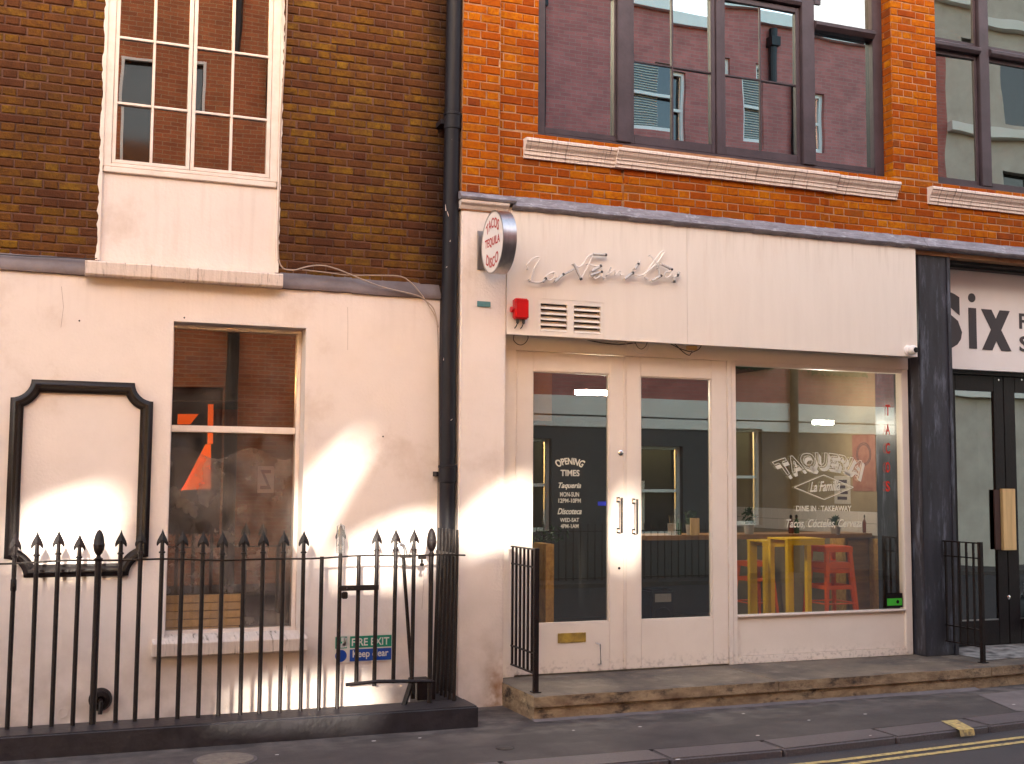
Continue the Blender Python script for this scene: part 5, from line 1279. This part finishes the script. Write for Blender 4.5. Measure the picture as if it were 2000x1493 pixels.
q = RC(1344, 673, 1362, 684, 9.52); tag(BX(q[0], q[1], 9.52, 9.56, q[2], q[3]+.02).build('junction_box', M['plank'], bevel=.003), 'little tan junction box beneath the fascia joint', 'junction box')

# ================================================================== STEP
SP = thing('entrance_step', 'long worn stone step with mossy edge below the shopfront', 'step', (6, 9, 0))
sxl = G(1042, 1361, .19)[0]; syf = 8.75; xj = [sxl, G(1518, 1330, .19)[0], G(1919, 1299, .19)[0], 9.6, 12, 14.5]
def syff(x): return 8.75+.012*max(0, x-5.5)**1.2+max(0, x-8.0)*.07
zlip = .105
for i, (a, c) in enumerate(zip(xj, xj[1:])):
    g = .004; A = [(a+g, syff(a)), (c-g, syff(c)), (c-g, 10.5), (a+g, 10.5)]
    n_ = 14
    vs = []; fr_ = []
    for k in range(n_+1):
        x = a+g+(c-a-2*g)*k/n_; y = syff(x)+(random.random()-.5)*.008; fr_.append((x, y))
    q = B(); m_ = len(fr_)
    vs = [(x, y, zlip) for x, y in fr_]+[(x, y-.002, .19-random.random()*.006) for x, y in fr_]+[(x, y+.03, .192) for x, y in fr_]+[(x, 10.5, .192) for x, y in fr_]
    fs = []
    for L_ in range(3):
        for k in range(m_-1): fs.append((L_*m_+k, L_*m_+k+1, (L_+1)*m_+k+1, (L_+1)*m_+k))
    q.add(vs, fs); n0 = len(q.v)
    q.add([vs[0], vs[m_], vs[2*m_], vs[3*m_], (a+g, 10.5, zlip)], [(4, 3, 2, 1, 0)]); q.add([vs[m_-1], vs[2*m_-1], vs[3*m_-1], vs[4*m_-1], (c-g, 10.5, zlip)], [(0, 1, 2, 3, 4)])
    me = q.build('step_slab', M['slab'], SP, fix=False)
    me.data.materials.append(M['stepface'])
    for p in me.data.polygons:
        if abs(p.normal.z) < .75: p.material_index = 1
rz = B()
xs_ = [sxl+.012+i*.3 for i in range(40)]
vs = []
for x in xs_: vs += [(x, syff(x)+.022, -.05), (x, syff(x)+.022, zlip)]
rz.add(vs, [(2*i, 2*i+2, 2*i+3, 2*i+1) for i in range(len(xs_)-1)])
rz.add([(sxl+.012, syff(sxl)+.022, -.05), (sxl+.012, syff(sxl)+.022, zlip), (sxl+.012, 10.4, zlip), (sxl+.012, 10.4, -.05)], [(0, 1, 2, 3)])
rz.build('riser', M['stepface'], SP, fix=False)
# mosaic threshold
c_ = [G(1925, 1288, .194), G(1900, 1268, .194), G(2000, 1264, .194), G(2100, 1262, .194), G(2100, 1284, .194)]
mo = B(); mo.add([(8.45, 9.1, .197), (14, 9.55, .197), (14, 10.0, .197), (8.45, 10.0, .197)], [(0, 1, 2, 3)])
mo.build('mosaic_threshold', M['mosaic'], SP, fix=False)
# mortar haunch at base of step
hb = B(); hb.prism_x([(8.72, .002), (8.79, .018), (8.79, .0)], sxl, 8.0, 30, .004); hb.build('mortar_fillet', M['flag'], SP)

# side railings on step
def side_rail(name_label, pxb, pyb, pxt, pyt, Yback, nb, topy):
    x, y = G(pxb, pyb, .192); xr = x; 
    t = thing('step_railing', name_label, 'railing', (xr, y, .192), 'railings on the shop step')
    z1 = P(pxt, pyt, y)[1]
    BX(xr-.02, xr+.02, y-.02, y+.02, .185, z1).build('post', M['iron'], t, bevel=.004)
    BX(xr-.035, xr+.035, y-.035, y+.035, .193, .2).build('foot', M['iron'], t)
    zr = [z1-.012, z1-.155, .192+.30, .192+.145]
    for i, z in enumerate(zr):
        w_ = .014 if i == 0 else .008
        BX(xr-w_, xr+w_, y+.021, Yback, z-.006, z+.006).build('rail', M['iron'], t)
    for i in range(nb):
        Y = y+.021+(Yback-y-.02)*(i+.75)/nb
        BX(xr-.008, xr+.008, Y-.009, Y+.009, zr[3]+.007, zr[0]-.007).build('bar', M['iron'], t)
    return t
side_rail('black side railing on the left end of the step against the pilaster', 1046, 1353, 1046, 1071, 9.44, 6, 0)
side_rail('black side railing on the step in front of the dark column', 1920, 1295, 1920, 1059, 9.50, 5, 0)

# ================================================================== DARK COLUMN and neighbour shop
cy0 = 9.50
cx0 = P(1803, 1000, cy0)[0]; cx1 = P(1864, 900, cy0)[0]
zct = zl-.003
co = thing('dark_column', 'tall dark streaked shop column between the pink front and the black doors', 'column', (cx0, cy0, zst))
BX(cx0, cx1, cy0, 10.2, zst, zct).build('shaft', M['column'], co, bevel=.006)
BX(cx1-.05, cx1-.006, cy0-.012, cy0-.001, zst+.002, zct-.003).build('edge_strip', M['column'], co, bevel=.003)
SX = thing('black_shopfront', 'black double-door shopfront beneath the white Six sign', 'shopfront', (9.2, 9.9, zst))
sbY = 9.80
zb1 = P(1930, 533, sbY)[1]; zb0 = P(1930, 724, sbY)[1]
BX(cx1+.002, 14, 9.60, 10.1, zb1+.02, zl-.004).build('lintel', M['black'], SX, bevel=.004)
BX(cx1+.002, 14, 9.70, 10.1, zb1+.001, zb1+.019).build('lintel_bead', M['black'], SX)
sg = thing('six_sign', 'white sign board with large dark lettering Six above the black doors', 'sign', (9.5, sbY, zb0))
BX(cx1+.003, 14, sbY, sbY+.2, zb0, zb1).build('board', M['sign_white'], sg)
def SL(s, l, t, r, b_, **k):
    q = RC(l, t, r, b_, sbY-.002); return lettering(s, q[0], q[1], q[2], q[3], sbY-.002, M['letter_dark'], sg, name='letter', thick=.004, **k)
SL('S', 1812, 569, 1878, 681, bold=.055); SL('ı', 1892, 602, 1907, 681, bold=.055); SL('x', 1917, 606, 1974, 685, bold=.055)
x, z = P(1897.5, 582, sbY); B().lathe([(.047, 0), (.047, -.006)], (x, sbY, z), 'y', 28).build('letter', M['letter_dark'], sg)
SL('P', 1990.5, 613, 2008, 643, bold=.02); SL('S', 1991, 657, 2012, 688, bold=.02)
dY = 9.92
ddz1 = P(1930, 735, dY)[1]
BX(cx1+.003, 14, dY-.05, dY+.1, ddz1+.004, zb0-.002).build('transom', M['black'], SX)
xd0, xd1, xd2 = cx1+.02, P(1966, 1000, dY)[0], P(2070, 1000, dY)[0]
def bdoor(x0, x1, gx0, gx1, gz0, gz1):
    D = child_empty('black_door', SX, ((x0+x1)/2, dY, zst))
    f = B(); frame_ring(f, x0, x1, zst+.01, ddz1, gx0-x0, x1-gx1, gz0-zst-.01, ddz1-gz1, dY, dY+.05); f.build('leaf', M['black'], D, bevel=.004)
    BX(gx0+.001, gx1-.001, dY+.02, dY+.026, gz0+.001, gz1-.001).build('pane', M['glass_far'], D)
    BX(gx0+.001, gx1-.001, dY+.005, dY+.018, gz0-.0, gz0+.012).build('weather_bar', M['alu'], D)
    return D
gz1 = P(1908, 764, dY)[1]; gz0 = P(1908, 1213, dY)[1]
da = bdoor(xd0, xd1-.003, P(1871, 990, dY)[0], P(1946, 990, dY)[0], gz0, gz1)
db = bdoor(xd1+.003, xd2+.1, P(1988, 990, dY)[0], xd2, gz0, gz1)
q = RC(1959, 955, 1984, 1075, dY-.04); BX(q[0], q[1], dY-.045, dY-.001, q[2], q[3]).build('pull_handle', M['plank'], db, bevel=.004)
q = RC(1943, 957, 1954, 1074, dY-.02); BX(q[0], q[1], dY-.02, dY-.001, q[2], q[3]).build('pull_handle', mat('dark_brown_wood', (.055, .022, .018), .4), da, bevel=.004)
for px in (1943, 1988):
    x, z = P(px, 743, dY); B().lathe([(.010, 0), (.010, -.006)], (x, dY-.05, z), 'y', 12).build('screw_cap', M['chrome'], SX)
x, z = P(1969, 1167, dY); B().lathe([(.022, 0), (.022, -.012), (.008, -.02)], (x, dY, z), 'y', 16).build('lock', M['chrome'], db, smooth=True)
BX(xd2+.11, 14, dY, dY+.05, zst, ddz1).build('side_panel', M['black'], SX)
# poster inside the black door
pq = thing('pink_flower_poster', 'pale poster with pink shapes hung inside the black door', 'poster', (9.2, 10.1, 2))
q = RC(1911, 785, 1941, 1000, 10.0); BX(q[0], q[1], 10.0, 10.003, q[2], q[3]).build('sheet', M['poster_white'], pq)
x = (q[0]+q[1])/2; pk = mat('pink_ink', (.55, .06, .22), .6)
b = B(); n = 10; cz_ = q[2]+(q[3]-q[2])*.72; b.add([(x+(.5-i/n)*(q[1]-q[0])*.9, 9.998, cz_+(.0 if True else 0)-.07*math.sin(math.pi*i/n)) for i in range(n+1)]+[(x, 9.998, cz_+.01)], [tuple(range(n+2))]); b.build('pink_shape', pk, pq, fix=False)
b = B()
for k in (-1, 0, 1): b.tube([(x, 9.997, q[2]+.10), (x+k*.02, 9.997, q[2]+.25), (x+k*.05, 9.997, q[2]+.36)], .003, 4)
b.build('stem_drawing', M['poster_ink'], pq)
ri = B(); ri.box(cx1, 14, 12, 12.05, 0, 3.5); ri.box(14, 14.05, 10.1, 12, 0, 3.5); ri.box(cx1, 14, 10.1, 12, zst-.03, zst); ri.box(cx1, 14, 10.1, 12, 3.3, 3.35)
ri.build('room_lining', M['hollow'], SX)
# bag at the frame edge
x, z = P(2036, 1205, 9.79); bgm = B()
bgm.lathe([(.02, .2), (.05, .16), (.09, .08), (.11, -.02), (.10, -.10), (.05, -.14)], (x, 9.79, z), seg=18, sy=.95)
bgm.v = [(a+random.uniform(-.012, .012), b_+random.uniform(-.012, .012), c+random.uniform(-.008, .008)) for a, b_, c in bgm.v]
bg_ = thing('plastic_bag', 'pale blue plastic bag hanging on the black doors at the picture edge', 'bag', (x, 9.79, z-.14))
bgm.build('body', M['bag'], bg_, smooth=True)
B().tube([(x-.02, 9.79, z+.18), (x-.03, 9.82, z+.28), (x, 9.87, z+.36), (x+.03, 9.82, z+.28), (x+.02, 9.79, z+.18)], .006, 6).build('carry_loop', M['bag'], bg_, smooth=True)
B().tube([(x, 9.92, z+.375), (x, 9.86, z+.355), (x, 9.845, z+.375)], .006, 6).build('door_hook', M['chrome'], SX, smooth=True)

# ================================================================== OPPOSITE SIDE OF THE STREET (seen in the glass)
OY = -2.0
def opp(px, py):
    X, Z = P(px, py, 19.34-OY); return X, Z
OB = thing('opposite_terrace', 'red brick terrace with white band and painted-shade grey ground floor across the street, seen only in reflections', 'building', (10, OY, 0))
xo0 = 3.95
b = B(); ox_ = [0.75, xo0-.1, 18.0]
wins = []
def ow(px0, py0, px1, py1):
    a = P(px0, (py0+py1)/2, 21.34)[0]; c = P(px1, (py0+py1)/2, 21.34)[0]; t = P((px0+px1)/2, py0, 21.34)[1]; bb = P((px0+px1)/2, py1, 21.34)[1]
    wins.append((a, c, bb, t)); return (a, c, bb, t)
w1 = ow(1256, 128, 1362, 275); w2 = ow(1412, 150, 1485, 292); w3 = ow(1592, 185, 1640, 300)
w4 = (6.2, 7.2, 8.9, 10.4); wins.append(w4)
z_band = 3.55
wall_holes(B(), 4.6, 17.9, z_band, 11.6, wins, OY-.3, OY).build('brick_wall', M['opp_red'], OB)
BX(4.6, 17.9, OY-.3, OY+.12, 11.6, 11.85).build('cornice', M['opp_white'], OB)
for wq in wins:
    f = B(); frame_ring(f, wq[0], wq[1], wq[2], wq[3], .07, .07, .1, .08, OY-.15, OY-.08); zm = (wq[2]+wq[3])/2
    f.box(wq[0]+.07, wq[1]-.07, OY-.14, OY-.08, zm-.03, zm+.03); f.build('sash_frame', M['opp_white'], OB)
    BX(wq[0]+.05, wq[1]-.05, OY-.2, OY-.19, wq[2], wq[3]).build('pane', M['opp_glass'], OB)
    f = B()
    for i in range(26): z = wq[2]+.1+i*(wq[3]-wq[2]-.2)/26; f.box(wq[0]+.1, wq[0]+(wq[1]-wq[0])*.62, OY-.185, OY-.17, z, z+.014)
    f.build('blind_slats', M['blind'], OB)
gw = [(8.3, 9.2, .9, 2.7), (10.9, 12.1, .8, 2.6), (12.9, 14.0, 1.0, 3.0)]
wall_holes(B(), 4.6, 17.9, 2.95, z_band, [(12.9, 14.0, 1.0, 3.0)], OY-.3, OY+.03).build('white_band', M['opp_white'], OB)
wall_holes(B(), 4.6, 9.9, -.06, 2.94, gw, OY-.3, OY).build('ground_floor', M['opp_shade_grey'], OB)
wall_holes(B(), 9.9, 17.9, -.06, 2.94, gw, OY-.3, OY).build('ground_floor', M['opp_shade_grey'], OB)
BX(12.3, 14.6, OY, OY+.02, 2.2, 2.94).build('white_board', M['opp_white'], OB) if False else None
for g in gw:
    f = B(); frame_ring(f, *g, .06, .06, .08, .06, OY-.2, OY-.12); f.box(g[0]+.06, g[1]-.06, OY-.2, OY-.12, (g[2]+g[3])/2-.03, (g[2]+g[3])/2+.03); f.build('sash_frame', M['opp_white'], OB)
    BX(g[0]+.06, g[1]-.06, OY-.25, OY-.24, g[2], g[3]).build('pane', M['opp_glass'], OB)
    BX(g[0]+.1, g[0]+.45, OY-.235, OY-.23, g[2]+.1, g[3]-.7).build('curtain', M['blind'], OB)
BX(4.6, 17.9, OY+.001, OY+.03, 3.15, 3.18).build('cable_run', M['cable_black'], OB)
for X in (14.75, 8.62):
    t = thing('opposite_drainpipe', 'black drainpipe on the terrace across the street, seen in the %s' % ('shop window' if X > 10 else 'left door'), 'drainpipe', (X, OY+.1, 0))
    B().tube([(X, OY+.1, 0), (X, OY+.1, 11.5)], .09, 12).build('pipe', M['black'], t); BX(X-.11, X+.11, OY+.01, OY+.22, 11.1, 11.3).build('hopper', M['black'], t)
# ivy on the opposite wall
iv = B(); r = random.Random(3)
for cx_, cz_, s_ in ((13.6, 4.25, .55), (15.9, 4.2, .6), (12.0, 4.4, .4)):
    for i in range(500):
        c = Vector((cx_+r.gauss(0, s_*.55), OY+.1+r.random()*.2, cz_+abs(r.gauss(0, s_*.5)))); d = Vector((r.uniform(-1, 1), r.uniform(-.4, .4), r.uniform(-1, 1))).normalized()*.07; e = d.cross(Vector((0, 1, 0))).normalized()*.04
        iv.add([c-d, c+e, c+d, c-e], [(0, 1, 2, 3)])
tag(iv.build('wall_ivy', M['leaf'], fix=False), 'dark trailing ivy on the terrace across the street', 'ivy', kind='stuff')
# left-hand opposite house (orange brick, seen in the left windows)
OH = thing('opposite_orange_house', 'orange brick house with gaps added to shape the sun patches across the street, seen in the left windows', 'house', (2.5, OY, 0))
h1 = P(214, 150, 21.34)[0]
hw = [(.95, 1.75, 6.9, 9.1)]
for g in hw:
    f = B(); frame_ring(f, *g, .05, .05, .05, .05, OY-.1, OY-.03); f.build('frame', M['opp_white'], OH)
    BX(g[0]-.08, g[1]+.08, OY-.2, OY-.19, g[2]-.08, g[3]+.1).build('pane', M['opp_glass'], OH)
BX(1.95, 3.08, OY-.28, OY-.25, .8, 3.7).build('pane', M['opp_glass'], OH)
B().tube([(3.1, OY+.08, 0), (3.1, OY+.08, 9), (3.25, OY+.08, 11.9)], .11, 12).build('downpipe', M['black'], OH)
# pale stone building further along
OS = thing('opposite_stone_building', 'pale stone building further along the street, seen in the far window', 'building', (22, OY, 0))
sw_ = [(18.8+i*1.9, 19.9+i*1.9, z0, z0+1.7) for i in range(5) for z0 in (4.6, 7.4, 10.2)]
wall_holes(B(), 17.9, 34, -.06, 15, sw_, OY-.3, OY).build('stone_wall', M['opp_stone'], OS)
for g in sw_: BX(g[0], g[1], OY-.28, OY-.25, g[2], g[3]).build('pane', M['opp_glass'], OS)
for z in (3.9, 6.9, 9.8, 12.6): BX(17.9, 34, OY+.001, OY+.2, z, z+.22).build('string_course', M['opp_white'], OS)
# opposite pavement
op = B(); op.box(-14, 34, OY, .0-.55, -.06, .02); struct(op.build('far_pavement', M['pave']))
# railings on the opposite side
rl = thing('opposite_railings', 'black spiked railings across the street, seen in the door glass', 'railings', (12, -1.3, 0))
BX(8.6, 12.5, -1.31, -1.29, .93, .95).build('rail', M['iron'], rl); BX(8.6, 12.5, -1.31, -1.29, .05, .07).build('rail', M['iron'], rl)
for i in range(26):
    x = 8.6+i*.15; B().tube([(x, -1.3, .02), (x, -1.3, 1.08)], [.014, .008], 5).build('bar', M['iron'], rl)

# unseen wall added to block the low sun, gaps cut to shape light patches
def patch(pts):   # photo-side points on the wall -> gap in the added wall along the sun's path
    out = []
    for (px, py, Y) in pts:
        X, Z = P(px, py, Y); t = (Y-(OY-.1))/SUN_T.y
        out.append((X-SUN_T.x*t, Z-SUN_T.z*t))
    return out
gaps = [
 [(42, 1020, YL), (120, 985, YL), (215, 962, YL), (226, 975, YL), (215, 1040, YL), (200, 1105, YL), (42, 1105, YL)],
 [(716, 848, YL), (724, 855, YL), (690, 910, YL), (648, 985, YL), (618, 1045, YL), (600, 1090, YL), (580, 1108, YL), (580, 975, YL), (640, 915, YL), (690, 865, YL)],
 [(650, 1105, YL), (690, 1068, YL), (740, 1042, YL), (800, 1020, YL), (868, 1012, YL), (868, 1060, YL), (830, 1105, YL), (770, 1130, YL), (660, 1135, YL)],
 [(900, 1032, PB), (950, 985, PB), (1000, 948, PB), (1052, 925, PB), (1052, 1062, PB), (990, 1052, PB), (940, 1062, PB), (900, 1085, PB)],
 [(1200, 1000, SY), (1242, 945, SY), (1242, 1040, SY), (1230, 1100, SY), (1200, 1100, SY)],
 [(450, 1372, YL), (540, 1345, YL), (640, 1336, YL), (728, 1345, YL), (735, 1400, YL), (440, 1400, YL)],
]
gaps = [patch(g) for g in gaps]
cu = bpy.data.curves.new('sun_mask_wall', 'CURVE'); cu.dimensions = '2D'; cu.fill_mode = 'BOTH'; cu.extrude = .05
def spl(pts):
    s = cu.splines.new('POLY'); s.points.add(len(pts)-1); s.use_cyclic_u = True
    for i, p in enumerate(pts): s.points[i].co = (p[0], p[1], 0, 1)
spl([(-16, -.1), (4.59, -.1), (4.59, 11.9), (.72, 11.9), (.72, 10.0), (-16, 10.0)])
for g in gaps: spl(g)
for h in hw+[(2.04, 2.98, .9, 3.50)]: spl([(h[0], h[2]), (h[1], h[2]), (h[1], h[3]), (h[0], h[3])])
to = bpy.data.objects.new('t', cu); me = bpy.data.meshes.new_from_object(to); bpy.data.objects.remove(to)
yw = bpy.data.objects.new('brick_wall', me); COL.objects.link(yw); yw.rotation_euler = (math.pi/2, 0, 0); yw.location = (0, OY-.1, 0)
setp(yw, OH)
me.materials.clear(); me.materials.append(M['opp_brown'])
print('gap x', [(round(min(p[0] for p in g), 2), round(max(p[0] for p in g), 2), round(min(p[1] for p in g), 2), round(max(p[1] for p in g), 2)) for g in gaps])
